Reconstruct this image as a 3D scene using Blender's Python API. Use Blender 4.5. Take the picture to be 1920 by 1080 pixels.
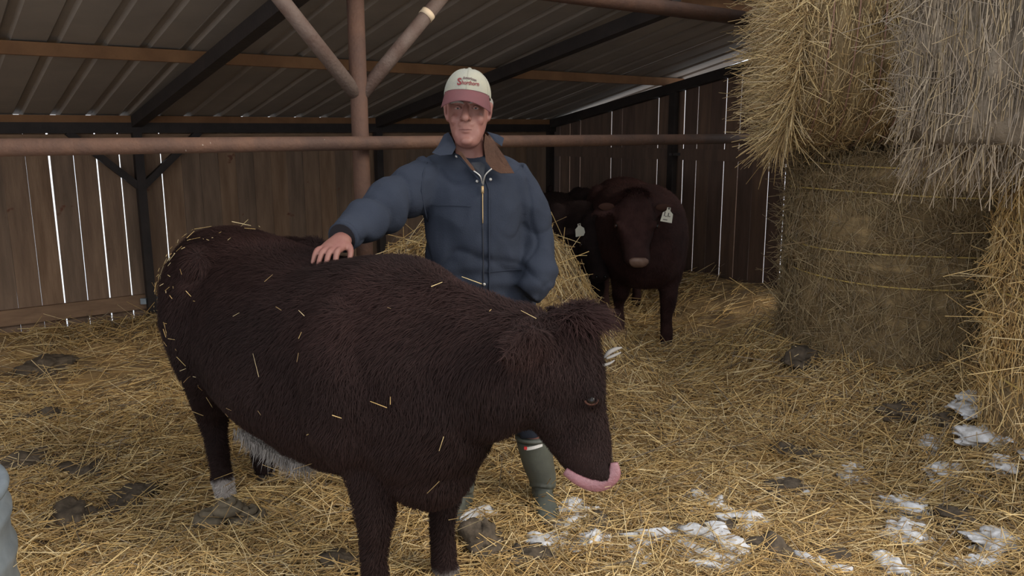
import bpy, bmesh, math, random
import numpy as np
from mathutils import Vector, Matrix
from mathutils.bvhtree import BVHTree

for o in list(bpy.data.objects): bpy.data.objects.remove(o)
scene = bpy.context.scene
COL = scene.collection
PI = math.pi
rng = np.random.default_rng(7)
random.seed(7)

# ------------------------------------------------------------------ camera
CAM_H = 1.55
PITCH = 0.1900
cam_data = bpy.data.cameras.new('camera'); cam = bpy.data.objects.new('camera', cam_data)
COL.objects.link(cam)
cam_data.sensor_width = 36.0; cam_data.lens = 28.5
cam_data.clip_start = 0.05; cam_data.clip_end = 500
cam.matrix_world = Matrix.Translation((0, 0, CAM_H)) @ Matrix.Rotation(PI/2 - PITCH, 4, 'X') @ Matrix.Rotation(-0.0032, 4, 'Z')
scene.camera = cam

# ------------------------------------------------------------------ sky, sun, exposure
world = bpy.data.worlds.new('overcast_sky'); scene.world = world; world.use_nodes = True
bg = world.node_tree.nodes['Background']
bg.inputs[0].default_value = (0.93, 0.96, 1.0, 1); bg.inputs[1].default_value = 0.95
sun_d = bpy.data.lights.new('hazy_sun', 'SUN'); sun_d.energy = 1.35; sun_d.angle = math.radians(28); sun_d.color = (1.0, 0.93, 0.82)
sun = bpy.data.objects.new('hazy_sun', sun_d); COL.objects.link(sun)
sun.rotation_euler = Vector((0.80, -0.40, 0.52)).to_track_quat('Z', 'Y').to_euler()
vs = scene.view_settings
vs.view_transform = 'Standard'; vs.look = 'None'; vs.gamma = 1.0; vs.use_curve_mapping = False
vs.exposure = 0.75

# ------------------------------------------------------------------ helpers
def tag(o, label=None, cat=None, group=None, kind=None):
    if label: o['label'] = label
    if cat: o['category'] = cat
    if group: o['group'] = group
    if kind: o['kind'] = kind
    return o
def empty(name, loc=(0, 0, 0), rz=0.0):
    o = bpy.data.objects.new(name, None); COL.objects.link(o); o.location = loc; o.rotation_euler = (0, 0, rz)
    o.empty_display_size = 0.1
    return o
def link(name, me, m=None, parent=None, smooth=False):
    o = bpy.data.objects.new(name, me); COL.objects.link(o)
    if m is not None and not me.materials: me.materials.append(m)
    if parent is not None: o.parent = parent
    if smooth: me.polygons.foreach_set('use_smooth', np.ones(len(me.polygons), dtype=bool))
    return o
def pmesh(name, V, F):
    me = bpy.data.meshes.new(name); me.from_pydata([tuple(v) for v in V], [], [tuple(int(i) for i in f) for f in F]); me.update(); return me
def nmesh(name, V, F):
    """fast mesh from arrays: V (n,3), F (m,k) with constant k"""
    V = np.asarray(V, dtype=np.float32); F = np.asarray(F, dtype=np.int32)
    me = bpy.data.meshes.new(name)
    me.vertices.add(len(V)); me.vertices.foreach_set('co', V.ravel())
    k = F.shape[1]
    me.loops.add(F.size); me.loops.foreach_set('vertex_index', F.ravel())
    me.polygons.add(len(F)); me.polygons.foreach_set('loop_start', np.arange(0, F.size, k, dtype=np.int32))
    me.update(calc_edges=True); return me
def vcol(me, C, name='Col'):
    a = me.color_attributes.new(name, 'FLOAT_COLOR', 'POINT')
    C = np.asarray(C, dtype=np.float32)
    if C.shape[1] == 3: C = np.concatenate([C, np.ones((len(C), 1), np.float32)], 1)
    a.data.foreach_set('color', C.ravel())
def box_vf(c, h, R=None):
    c = np.array(c, float); h = np.array(h, float)
    S = np.array([[-1,-1,-1],[1,-1,-1],[1,1,-1],[-1,1,-1],[-1,-1,1],[1,-1,1],[1,1,1],[-1,1,1]], float)*h
    if R is not None: S = S @ np.array(R, float).T
    return S + c, [(0,3,2,1),(4,5,6,7),(0,1,5,4),(1,2,6,5),(2,3,7,6),(3,0,4,7)]
def join(parts):
    V = []; F = []; n = 0
    for v, f in parts:
        v = np.asarray(v, float); V.append(v); F += [tuple(int(i)+n for i in q) for q in f]; n += len(v)
    return np.concatenate(V), F
def unit(v):
    v = np.asarray(v, float); return v/max(1e-9, np.linalg.norm(v))
def loft_vf(secs, n=20, power=2.0):
    """secs: (center, side_vec, up_vec[, down_vec]) ; closed with end fans"""
    V = []; F = []
    a = np.linspace(0, 2*PI, n, endpoint=False)
    ca, sa = np.cos(a), np.sin(a)
    e = 2.0/power
    ca = np.sign(ca)*np.abs(ca)**e; sa = np.sign(sa)*np.abs(sa)**e
    for s in secs:
        c, sv, uv = [np.asarray(x, float) for x in s[:3]]
        dv = np.asarray(s[3], float) if len(s) > 3 else uv
        for i in range(n): V.append(c + sv*ca[i] + (uv if sa[i] >= 0 else dv)*sa[i])
    m = len(secs)
    for j in range(m-1):
        for i in range(n):
            k = (i+1) % n
            F.append((j*n+i, j*n+k, (j+1)*n+k, (j+1)*n+i))
    c0 = len(V); V.append(np.asarray(secs[0][0], float)); V.append(np.asarray(secs[-1][0], float))
    for i in range(n):
        k = (i+1) % n
        F.append((c0, k, i)); F.append((c0+1, (m-1)*n+i, (m-1)*n+k))
    return np.array(V), F
def spline(P, sub=4):
    P = np.asarray(P, float); out = []
    for i in range(len(P)-1):
        p0 = P[max(i-1, 0)]; p1 = P[i]; p2 = P[i+1]; p3 = P[min(i+2, len(P)-1)]
        for k in range(sub):
            t = k/sub
            out.append(.5*((2*p1)+(-p0+p2)*t+(2*p0-5*p1+4*p2-p3)*t*t+(-p0+3*p1-3*p2+p3)*t**3))
    out.append(P[-1]); return np.array(out)
def tube_vf(P, R, n=14, sub=1, flat=1.0, upv=None):
    """tube through points P with radii R; flat scales the second frame axis"""
    P = np.asarray(P, float); R = np.asarray(R, float)
    if R.ndim == 0: R = np.full(len(P), float(R))
    if sub > 1:
        Q = spline(np.concatenate([P, R[:, None]], 1), sub); P = Q[:, :3]; R = np.abs(Q[:, 3])
    secs = []
    u = None
    for i in range(len(P)):
        t = unit(P[min(i+1, len(P)-1)] - P[max(i-1, 0)])
        if u is None:
            ref = np.array(upv if upv is not None else ([0, 0, 1] if abs(t[2]) < .9 else [1, 0, 0]), float)
            u = unit(ref - t*np.dot(ref, t))
        else: u = unit(u - t*np.dot(u, t))
        s = np.cross(t, u)
        secs.append((P[i], -s*R[i], u*R[i]*flat))
    return loft_vf(secs, n)
def ell_vf(c, r, R=None, n=14, m=9):
    secs = []
    Rm = np.eye(3) if R is None else np.array(R, float)
    for k in range(1, m):
        ph = PI*k/m - PI/2
        secs.append((np.array(c) + Rm @ np.array([0, 0, r[2]*math.sin(ph)]), Rm @ np.array([r[0]*math.cos(ph), 0, 0]), Rm @ np.array([0, r[1]*math.cos(ph), 0])))
    V, F = loft_vf(secs, n)
    V[-2] = np.array(c) + Rm @ np.array([0, 0, -r[2]]); V[-1] = np.array(c) + Rm @ np.array([0, 0, r[2]])
    return V, F
def fuse(parts, voxel, smooth=6, name='fused'):
    """union of closed shapes into one continuous surface"""
    V, F = join(parts)
    me = pmesh('tmp', V, F); o = bpy.data.objects.new('tmp', me); COL.objects.link(o)
    bm = bmesh.new(); bm.from_mesh(me); bmesh.ops.recalc_face_normals(bm, faces=bm.faces); bm.to_mesh(me); bm.free()
    r = o.modifiers.new('r', 'REMESH'); r.mode = 'VOXEL'; r.voxel_size = voxel; r.adaptivity = 0
    if smooth:
        s = o.modifiers.new('s', 'SMOOTH'); s.factor = .5; s.iterations = smooth
    dg = bpy.context.evaluated_depsgraph_get(); dg.update()
    out = bpy.data.meshes.new_from_object(o.evaluated_get(dg)); out.name = name
    bpy.data.objects.remove(o); bpy.data.meshes.remove(me)
    out.polygons.foreach_set('use_smooth', np.ones(len(out.polygons), dtype=bool))
    return out
def coords(me):
    a = np.empty(len(me.vertices)*3, np.float32); me.vertices.foreach_get('co', a); return a.reshape(-1, 3).astype(float)
def normals(me):
    a = np.empty(len(me.vertices)*3, np.float32); me.vertices.foreach_get('normal', a); return a.reshape(-1, 3).astype(float)
def setco(me, V):
    me.vertices.foreach_set('co', np.asarray(V, np.float32).ravel()); me.update()
def _hash(ix, iy, iz, seed):
    h = (ix*374761393 + iy*668265263 + iz*2147483647 + seed*1274126177) & 0xffffffff
    h = ((h ^ (h >> 13))*1274126177) & 0xffffffff
    return ((h ^ (h >> 16)) & 0xffffff)/float(0xffffff)
def vnoise(P, seed=0):
    P = np.asarray(P, float); I = np.floor(P).astype(np.int64); f = P - I; f = f*f*(3-2*f)
    r = 0
    for dx in (0, 1):
        for dy in (0, 1):
            for dz in (0, 1):
                w = (f[:, 0] if dx else 1-f[:, 0])*(f[:, 1] if dy else 1-f[:, 1])*(f[:, 2] if dz else 1-f[:, 2])
                r = r + w*_hash(I[:, 0]+dx, I[:, 1]+dy, I[:, 2]+dz, seed)
    return r*2-1
def fbm(P, o=3, seed=0):
    r = 0; a = 1.0
    P = np.asarray(P, float)
    for k in range(o): r = r + a*vnoise(P*2**k, seed+k*17); a *= .5
    return r

# ------------------------------------------------------------------ materials
def mat(name, col, rough=.8, metal=0.0, var=None, scale=8.0, bump=0.0, bscale=40.0, stretch=(1, 1, 1), attr=None, spots=None, spec=.3, detail=5, k=1.0):
    col = tuple(c*k for c in col)
    if var is not None and not attr: var = tuple(c*k for c in var)
    m = bpy.data.materials.new(name); m.use_nodes = True
    nt = m.node_tree; N = nt.nodes; L = nt.links
    b = N['Principled BSDF']; b.inputs['Roughness'].default_value = rough; b.inputs['Metallic'].default_value = metal
    b.inputs['Specular IOR Level'].default_value = spec
    c = (*col, 1); b.inputs['Base Color'].default_value = c
    tc = N.new('ShaderNodeTexCoord'); mp = N.new('ShaderNodeMapping'); mp.inputs['Scale'].default_value = stretch
    L.new(tc.outputs['Object'], mp.inputs['Vector'])
    out = None
    if attr:
        at = N.new('ShaderNodeAttribute'); at.attribute_name = attr; out = at.outputs['Color']
    if var is not None:
        nz = N.new('ShaderNodeTexNoise'); nz.inputs['Scale'].default_value = scale; nz.inputs['Detail'].default_value = detail; nz.inputs['Roughness'].default_value = .6
        L.new(mp.outputs[0], nz.inputs['Vector'])
        rp = N.new('ShaderNodeValToRGB'); rp.color_ramp.elements[0].position = .36; rp.color_ramp.elements[1].position = .66
        L.new(nz.outputs['Fac'], rp.inputs[0])
        mx = N.new('ShaderNodeMix'); mx.data_type = 'RGBA'; mx.blend_type = 'MULTIPLY' if attr else 'MIX'
        if attr:
            mx.inputs[0].default_value = 1.0; L.new(out, mx.inputs[6])
            rp.color_ramp.elements[0].color = (*var, 1); rp.color_ramp.elements[1].color = (1, 1, 1, 1); L.new(rp.outputs[0], mx.inputs[7])
        else:
            L.new(rp.outputs[0], mx.inputs[0]); mx.inputs[6].default_value = (*var, 1); mx.inputs[7].default_value = c
        out = mx.outputs[2]
    if spots:
        sc, thr, scol = spots
        nz = N.new('ShaderNodeTexNoise'); nz.inputs['Scale'].default_value = sc; nz.inputs['Detail'].default_value = 3
        L.new(tc.outputs['Object'], nz.inputs['Vector'])
        rp = N.new('ShaderNodeValToRGB'); rp.color_ramp.elements[0].position = thr; rp.color_ramp.elements[1].position = thr+.05
        L.new(nz.outputs['Fac'], rp.inputs[0])
        mx = N.new('ShaderNodeMix'); mx.data_type = 'RGBA'; L.new(rp.outputs[0], mx.inputs[0])
        if out is not None: L.new(out, mx.inputs[6])
        else: mx.inputs[6].default_value = c
        mx.inputs[7].default_value = (*scol, 1); out = mx.outputs[2]
    if out is not None: L.new(out, b.inputs['Base Color'])
    if bump:
        nz = N.new('ShaderNodeTexNoise'); nz.inputs['Scale'].default_value = bscale; nz.inputs['Detail'].default_value = 6
        L.new(mp.outputs[0], nz.inputs['Vector'])
        bp = N.new('ShaderNodeBump'); bp.inputs['Strength'].default_value = bump; bp.inputs['Distance'].default_value = .01
        L.new(nz.outputs['Fac'], bp.inputs['Height']); L.new(bp.outputs[0], b.inputs['Normal'])
    return m
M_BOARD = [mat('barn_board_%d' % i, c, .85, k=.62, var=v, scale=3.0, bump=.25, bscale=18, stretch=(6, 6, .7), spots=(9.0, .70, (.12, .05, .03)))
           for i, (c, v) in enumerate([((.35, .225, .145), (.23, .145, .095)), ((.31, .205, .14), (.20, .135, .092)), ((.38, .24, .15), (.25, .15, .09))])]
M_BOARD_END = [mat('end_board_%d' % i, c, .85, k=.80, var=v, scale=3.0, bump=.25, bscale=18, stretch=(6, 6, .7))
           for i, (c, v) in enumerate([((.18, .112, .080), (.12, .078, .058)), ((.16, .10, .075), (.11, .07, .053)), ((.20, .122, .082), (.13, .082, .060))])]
M_LUMBER = mat('sawn_lumber', (.36, .22, .13), .8, var=(.25, .15, .09), scale=5, bump=.2, stretch=(1, 1, 5), k=0.62)
M_PURLIN = mat('purlin_wood', (.34, .17, .075), .8, var=(.24, .115, .05), scale=5, bump=.15, k=0.62)
M_RUST = mat('rusty_pipe', (.165, .085, .053), .75, var=(.10, .056, .040), scale=7, bump=.35, bscale=60, spots=(38, .74, (.42, .36, .30)), metal=.1, k=0.72)
M_RUST_POST = mat('rusty_post', (.135, .067, .042), .75, var=(.09, .048, .034), scale=6, bump=.35, bscale=60, metal=.1, k=0.70)
M_BRACE = mat('greyish_rust', (.19, .135, .108), .75, var=(.13, .078, .058), scale=9, bump=.35, bscale=70, metal=.1, k=0.70)
M_DARKSTEEL = mat('dark_steel', (.045, .034, .030), .65, var=(.03, .024, .022), scale=10, bump=.2, metal=.2, k=0.75)
M_ROOF = mat('galvanised_roof', (.34, .285, .235), .8, var=(.28, .235, .195), scale=2.5, bump=.05, stretch=(1, 1, 1), metal=.0, k=0.66)
M_STRAW = mat('straw', (.5, .37, .18), .6, attr='Col', var=(.86, .84, .80), scale=30, spec=.25)
M_SNOW = mat('old_snow', (.74, .75, .78), .75, var=(.40, .38, .36), scale=16, bump=.5, bscale=60)
M_SNOWFIELD = mat('snow_field', (.80, .83, .88), .8, var=(.74, .77, .82), scale=2, bump=.2)
M_CLOD = mat('frozen_manure', (.14, .105, .072), .9, var=(.06, .046, .033), scale=18, bump=.8, bscale=35, k=0.90)
M_PAT = mat('manure_pat', (.17, .135, .09), .9, var=(.10, .08, .055), scale=18, bump=.6, bscale=40)
M_HAIR = mat('coat_hair', (.05, .02, .016), .75, attr='Col', spec=.12)
M_HIDE = mat('hide', (.05, .02, .016), .85, attr='Col', var=(.55, .5, .5), scale=14, spec=.15)
M_HOOF = mat('hoof_horn', (.05, .04, .035), .6, var=(.09, .075, .06), scale=20)
M_GALV = mat('galvanised_tank', (.36, .41, .45), .5, var=(.26, .30, .33), scale=9, bump=.1, metal=.3, k=0.72)

# ------------------------------------------------------------------ site frame
# s runs along the back wall away from the far corner, t comes out of it towards the open front
PSI = 0.90595
UX, UY = -math.sin(PSI), -math.cos(PSI)
VX, VY = math.cos(PSI), -math.sin(PSI)
CX, CY = 0.3958, 8.7241
def W(s, t, z): return np.array([CX + UX*s + VX*t, CY + UY*s + VY*t, z])
def ST(x, y):
    rx, ry = x-CX, y-CY
    return rx*UX + ry*UY, rx*VX + ry*VY
R_SITE = np.array([[UX, VX, 0], [UY, VY, 0], [0, 0, 1]])     # columns: s, t, z
SITE_RZ = math.atan2(UY, UX)
SLOPE = 0.179
Z_BEAM = 1.59
T_FRONT = 3.44
def z_rafter(t): return Z_BEAM + .035 + SLOPE*t
def z_sheet(t): return 1.674 + .218*t

BALE_A = np.array([2.42, 4.74]); BALE_AR = .76      # lower bale by the shed
BALE_B = np.array([2.80, 3.17]); BALE_BR = .75      # lower bale at the right
def gz(x, y):
    x = np.asarray(x, float); y = np.asarray(y, float)
    P = np.stack([x*1.6, y*1.6, np.zeros_like(x)], -1)
    z = .022*fbm(P, 3, 3) + .012*fbm(P*4.1, 2, 9)
    s, t = ST(x, y)
    # straw heap behind the man
    r = ((np.abs(x+.20)/.74)**2.8 + (np.abs(y-4.72)/.72)**2.4)
    z = z + (1.06+.10*fbm(P*1.7, 2, 21))*np.exp(-r*1.05)
    z = z + .10*np.exp(-((x-.55)/.40)**2 - ((y-4.5)/.55)**2)
    # banks along the walls
    z = z + .15*np.exp(-(t/.45)**2)*np.clip((s-1.5), 0, 1) + .30*np.exp(-(np.minimum(s, 3)/.55)**2)*np.exp(-((t-2.4)/1.6)**2)*(s > -1)
    # ground rises to the bales
    z = z + .30*np.exp(-(np.maximum(np.hypot(x-BALE_A[0], y-BALE_A[1])-.65, 0)/.42)**2)
    z = z + .26*np.exp(-(np.maximum(np.hypot(x-BALE_B[0], y-BALE_B[1])-.65, 0)/.30)**2)*np.clip((y-2.2)/.5, 0, 1)
    return z

# ------------------------------------------------------------------ floor and snow field
gx = np.linspace(-7, 9, 290); gy = np.linspace(.2, 10.2, 190)
GX, GY = np.meshgrid(gx, gy)
GZ = gz(GX.ravel(), GY.ravel())
s_, t_ = ST(GX.ravel(), GY.ravel())
GZ = np.where((t_ < -.1) | ((s_ < -.1) & (t_ < 3.2)), -.30, GZ)
idx = np.arange(GX.size).reshape(GX.shape)
FQ = np.stack([idx[:-1, :-1], idx[:-1, 1:], idx[1:, 1:], idx[1:, :-1]], -1).reshape(-1, 4)
fm = nmesh('floor', np.stack([GX.ravel(), GY.ravel(), GZ], -1), FQ)
M_FLOOR = mat('bedding_ground', (.30, .195, .085), .95, var=(.11, .075, .042), scale=3.2, bump=1.0, bscale=60, detail=8, k=1.55)
floor = link('floor', fm, M_FLOOR, smooth=True); tag(floor, kind='structure')
sv, sf = box_vf((0, 0, -.35), (70, 70, .22))
tag(link('snow_field', pmesh('snow_field', sv, sf), M_SNOWFIELD), kind='structure')

# ------------------------------------------------------------------ walls: one board after the other
wall_back = tag(empty('wall_back', W(0, 0, 0), SITE_RZ), kind='structure')
wall_right = tag(empty('wall_right', W(0, 0, 0), SITE_RZ), kind='structure')
# in the walls' own frame local x = s ; local y = -t because the site frame is mirrored
FLIP = 1 if (UX*VY - UY*VX) > 0 else -1
def site_box(name, s0, s1, t0, t1, z0, z1, m, parent, tilt=0.0, slope=None, ragged=0.0):
    V, F = box_vf(((s0+s1)/2, FLIP*(t0+t1)/2, (z0+z1)/2), (abs(s1-s0)/2, abs(t1-t0)/2, (z1-z0)/2))
    if slope is not None:
        up = V[:, 2] > (z0+z1)/2
        V[up, 2] += slope*(FLIP*V[up, 1])
    V[:, 0] += tilt*(V[:, 2]-z0)
    V[4:, 2] += ragged
    return link(name, pmesh(name, V, F), m, parent)
s = -.02; k = 0
wide = {}
while s < 8.2:
    w = .138 + .012*random.random()
    if s > 4.35: g = random.choice([.007, .009, .010, .004])
    elif s > 3.6: g = random.choice([.004, .012, .003, .006])
    elif s > 1.0: g = random.choice([.0015, .002, .005, .003, .007, .002])
    else: g = random.choice([.001, .003, .002])
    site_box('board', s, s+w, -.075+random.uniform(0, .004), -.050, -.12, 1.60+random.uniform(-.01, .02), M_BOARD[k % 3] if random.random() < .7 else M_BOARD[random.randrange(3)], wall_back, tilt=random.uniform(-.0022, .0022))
    s += w + g; k += 1
for a, b_ in ((0.02, 2.03), (2.09, 4.06), (4.12, 6.1), (6.16, 8.2)):
    site_box('rail_board', a, b_, -.050, -.012, .205, .318, M_LUMBER, wall_back)
    site_box('rail_board', a, b_, -.050, -.012, 1.44, 1.545, M_LUMBER, wall_back)
t = -.03; k = 0
while t < T_FRONT-.05:
    w = .138 + .010*random.random(); g = random.choice([.004, .0085, .0092, .006, .0088])
    if abs(t-2.62) < .08 or abs(t-2.9) < .1: g = .0115
    V, F = box_vf((-.056, FLIP*(t+w/2), .75), (.005, w/2, .87)); V[4:, 2] = 1.602 + SLOPE*FLIP*V[4:, 1]
    V[:, 1] += random.uniform(-.002, .002)*V[:, 2]
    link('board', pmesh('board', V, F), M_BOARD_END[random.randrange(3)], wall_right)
    t += w + g; k += 1
for z0, a, b_ in ((.21, .04, 1.66), (.21, 1.74, 3.40), (1.30, .04, 1.66), (1.30, 1.74, 3.40)):
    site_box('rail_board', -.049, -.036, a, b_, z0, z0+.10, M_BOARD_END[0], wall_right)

# ------------------------------------------------------------------ steel frame
def bar(name, a, b, w, h, m, parent=None):
    """rectangular bar from a to b"""
    a = np.asarray(a, float); b = np.asarray(b, float); d = unit(b-a)
    up = np.array([0, 0, 1.0]) if abs(d[2]) < .95 else np.array([UX, UY, 0])
    sd = unit(np.cross(d, up)); up = np.cross(sd, d)
    V = []
    for p in (a, b):
        for su, sv_ in ((-1, -1), (1, -1), (1, 1), (-1, 1)): V.append(p + sd*su*w/2 + up*sv_*h/2)
    return link(name, pmesh(name, V, [(0, 3, 2, 1), (4, 5, 6, 7), (0, 1, 5, 4), (1, 2, 6, 5), (2, 3, 7, 6), (3, 0, 4, 7)]), m, parent)
def pipe(name, P, r, m, parent=None, n=18):
    V, F = tube_vf(P, r, n); return link(name, pmesh(name, V, F), m, parent, smooth=True)
def rel(o_loc, p): return np.asarray(p, float) - np.asarray(o_loc, float)

def back_post(s, label, braces=True):
    L0 = W(s, .02, 0); e = empty('steel_post', L0)
    bar('column', (0, 0, -.1), (0, 0, Z_BEAM-.03), .062, .062, M_DARKSTEEL, e)
    if braces:
        for sg in (-1, 1):
            bar('brace', rel(L0, W(s, .02, 1.14)), rel(L0, W(s+sg*.46, .02, Z_BEAM-.03)), .05, .05, M_DARKSTEEL, e)
        for z in (.27, 1.49):
            for sg in (-1, 1):
                V, F = box_vf(rel(L0, W(s+sg*.045, .0, z)), (.022, .022, .022)); link('bolt_plate', pmesh('bolt_plate', V, F), M_GALV, e)
    return tag(e, label, 'post', 'steel posts of the shed wall')
back_post(4.09, 'dark steel wall post with a Y of two braces, left of the cow')
back_post(2.05, 'dark steel wall post behind the rusty pipe post', False)
back_post(0.0, 'dark steel corner post where the two plank walls meet', False)
for t, lab in ((1.70, 'dark steel post on the right plank wall behind the far bull'),):
    L0 = W(.0, t, 0); e = empty('steel_post', L0)
    bar('column', (0, 0, -.1), (0, 0, z_rafter(t)-.03), .062, .062, M_DARKSTEEL, e)
    for z in (.27, 1.35):
        V, F = box_vf(rel(L0, W(-.02, t, z)), (.05, .05, .012)); link('bolt_plate', pmesh('bolt_plate', V, F), M_DARKSTEEL, e)
    tag(e, lab, 'post', 'steel posts of the shed wall')
tag(bar('eave_beam', W(-.05, .02, Z_BEAM), W(8.2, .02, Z_BEAM), .075, .075, M_DARKSTEEL), 'long dark steel beam along the top of the back wall', 'beam')
for s, lab in ((4.09, 'dark sloping steel rafter at the left, ending at the braced wall post'), (2.05, 'dark sloping steel rafter above and right of the man'), (0.0, 'dark sloping steel rafter along the top of the right plank wall')):
    tag(bar('rafter', W(s, -.02, z_rafter(-.02)), W(s, T_FRONT+.03, z_rafter(T_FRONT+.03)), .075, .08, M_DARKSTEEL), lab, 'rafter', 'steel rafters of the shed')
for t, lab in ((.03, 'brown wooden purlin lying on the eave beam'), (1.60, 'orange brown wooden purlin halfway up the roof'), (3.20, 'wooden purlin under the front edge of the roof')):
    hgt = .055 if t < .1 else .068
    zz = z_sheet(t) - hgt/2 - .002
    tag(bar('purlin', W(-.22 if t > .1 else -.06, t, zz), W(8.2, t, zz), .045, hgt, M_PURLIN), lab, 'purlin', 'wooden purlins under the roof')
# roof sheets with ribs
ceiling = tag(empty('ceiling', W(0, 0, 0), SITE_RZ), kind='structure')
def roof_sheet(s0, lift):
    pitch = .2286; prof = []
    for k in range(4):
        b0 = k*pitch
        prof += [(b0, 0), (b0+.155, 0), (b0+.170, .021), (b0+.205, .021), (b0+.2205, 0)]
    prof.append((4*pitch, 0))
    T0, T1 = -.075, 3.52; V = []
    for off in (0, .0015):
        for tt in (T0, T1):
            for a, h in prof: V.append((s0+a, FLIP*tt, z_sheet(tt)+h+off+lift))
    n = len(prof); F = []
    for i in range(n-1):
        F.append((i, i+1, n+i+1, n+i)); F.append((2*n+i, 3*n+i, 3*n+i+1, 2*n+i+1))
        F.append((i, 2*n+i, 2*n+i+1, i+1)); F.append((n+i, n+i+1, 3*n+i+1, 3*n+i))
    for i in (0, n-1): F.append((i, n+i, 3*n+i, 2*n+i))
    return link('roof_sheet', pmesh('roof_sheet', V, F), M_ROOF, ceiling)
s0 = -.34; k = 0
while s0 < 8.2:
    roof_sheet(s0, .004*(k % 2)); s0 += .908; k += 1
# front posts, braces, header, rail (welded pipe)
def front_post(s, label):
    L0 = W(s, T_FRONT-.072, 0); e = empty('pipe_post', L0)
    ztop = z_rafter(T_FRONT)+.0
    pipe('upright', [(0, 0, -.1), (0, 0, ztop)], .037, M_RUST_POST, e)
    for sg in (-1, 1):
        a = rel(L0, W(s, T_FRONT-.072, 1.70)); b = rel(L0, W(s+sg*.50, T_FRONT-.03, ztop+.0))
        br = pipe('brace', [a, b], .032, M_BRACE, e)
        if sg < 0:
            d = unit(b-a); c = a+d*.50
            pipe('weld_band', [c-d*.014, c+d*.014], .0345, mat('pale_weld', (.55, .42, .28), .7), e)
    return tag(e, label, 'post')
front_post(3.985, 'rusty pipe post with two slanting braces, left of the man')
tag(pipe('header_pipe', [W(-.1, T_FRONT+.02, z_rafter(T_FRONT)-.02), W(6.6, T_FRONT+.02, z_rafter(T_FRONT)-.02)], .042, M_RUST_POST), 'thick rusty header pipe under the front edge of the roof', 'pipe')
tag(pipe('rail_pipe', [W(.45, T_FRONT, 1.505), W(6.4, T_FRONT, 1.505)], .030, M_RUST), 'long rusty horizontal rail pipe passing behind the man', 'pipe')

# ------------------------------------------------------------------ straw
PAL_GOLD = np.array([[.66, .46, .20], [.74, .58, .33], [.58, .38, .15], [.46, .30, .13], [.70, .52, .25], [.33, .215, .10]])
PAL_GREY = np.array([[.27, .215, .155], [.34, .27, .19], [.19, .15, .11], [.31, .235, .14], [.22, .18, .14]])
PAL_BALE = np.array([[.43, .31, .15], [.52, .40, .21], [.34, .23, .105], [.24, .165, .085], [.40, .31, .19]])
def pick(pal, n, r=rng):
    return pal[r.integers(0, len(pal), n)]*r.uniform(.8, 1.15, (n, 1))
def straw_geo(P, D, L, w, C):
    """little three sided stalks centred at P along D"""
    n = len(P)
    D = D/np.linalg.norm(D, axis=1, keepdims=True)
    ref = np.where(np.abs(D[:, 2:3]) < .9, np.array([[0, 0, 1.0]]), np.array([[1.0, 0, 0]]))
    A = np.cross(D, ref); A /= np.linalg.norm(A, axis=1, keepdims=True); B = np.cross(D, A)
    a0 = rng.uniform(0, 2*PI, n)
    V = np.empty((n, 6, 3))
    for k in range(3):
        a = a0 + k*2*PI/3
        off = (A*np.cos(a)[:, None] + B*np.sin(a)[:, None])*(w/2)[:, None]
        V[:, k] = P - D*(L/2)[:, None] + off
        V[:, 3+k] = P + D*(L/2)[:, None] + off*.7
    b = (np.arange(n)*6)[:, None, None]
    F = np.array([[0, 1, 4, 3], [1, 2, 5, 4], [2, 0, 3, 5]])[None] + b
    return V.reshape(-1, 3), F.reshape(-1, 4), np.repeat(C, 6, axis=0)
def straw_obj(name, P, D, L, w, C, parent=None):
    V, F, Cv = straw_geo(P, D, L, w, C)
    me = nmesh(name, V, F); vcol(me, Cv)
    return link(name, me, M_STRAW, parent)

def scatter_ground(N, y0, y1):
    y = 1/np.sqrt(rng.uniform(1/y1**2, 1/y0**2, N)) if False else np.exp(rng.uniform(np.log(y0), np.log(y1), N))
    x = rng.uniform(-.72, .78, N)*y
    s, t = ST(x, y)
    ok = (t > .03) & ((s > .03) | (t > 3.3))
    ok &= np.hypot(x-BALE_A[0], y-BALE_A[1]) > BALE_AR-.04
    ok &= np.hypot(x-BALE_B[0], y-BALE_B[1]) > BALE_BR-.04
    P2 = np.stack([x*1.3, y*1.3, 0*x], -1)
    bare = fbm(P2, 3, 40) + .35*np.exp(-((x+1.7)/.7)**2-((y-3.0)/.35)**2) + .25*np.exp(-((x+.1)/.6)**2-((y-2.7)/.25)**2)
    ok &= rng.uniform(0, 1, N) > np.clip((bare-.25)*2.2, 0, .82)
    return x[ok], y[ok]
x, y = scatter_ground(150000, 1.9, 8.7)
n = len(x); z = gz(x, y)
e = .06
gxn = (gz(x+e, y)-z)/e; gyn = (gz(x, y+e)-z)/e
yaw = fbm(np.stack([x*2.2, y*2.2, 0*x], -1), 2, 5)*2.5 + rng.normal(0, 1.0, n)
slope_mag = np.hypot(gxn, gyn)
dz = gxn*np.cos(yaw) + gyn*np.sin(yaw) + rng.normal(0, .16, n) + np.where(rng.uniform(0, 1, n) < .06, rng.uniform(.2, .9, n), 0) + np.where(slope_mag > .5, rng.normal(0, .35, n), 0)
L = rng.gamma(4.0, .032, n)*(.9+.05*y); L = np.clip(L, .04, .36)
w = rng.uniform(.0022, .0042, n)*(.75+.16*y)
lift = .004 + np.abs(rng.normal(0, .016, n)) + np.abs(dz-(gxn*np.cos(yaw)+gyn*np.sin(yaw)))*L*.35
tone = np.clip(.5+.75*fbm(np.stack([x*.9, y*.9, 0*x+3], -1), 3, 77), 0, 1)[:, None]
C = pick(PAL_GOLD, n)*(tone*.35+.90)
g = rng.uniform(0, 1, n) < .10; C[g] = pick(PAL_GREY, g.sum())
n2 = 9000
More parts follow.
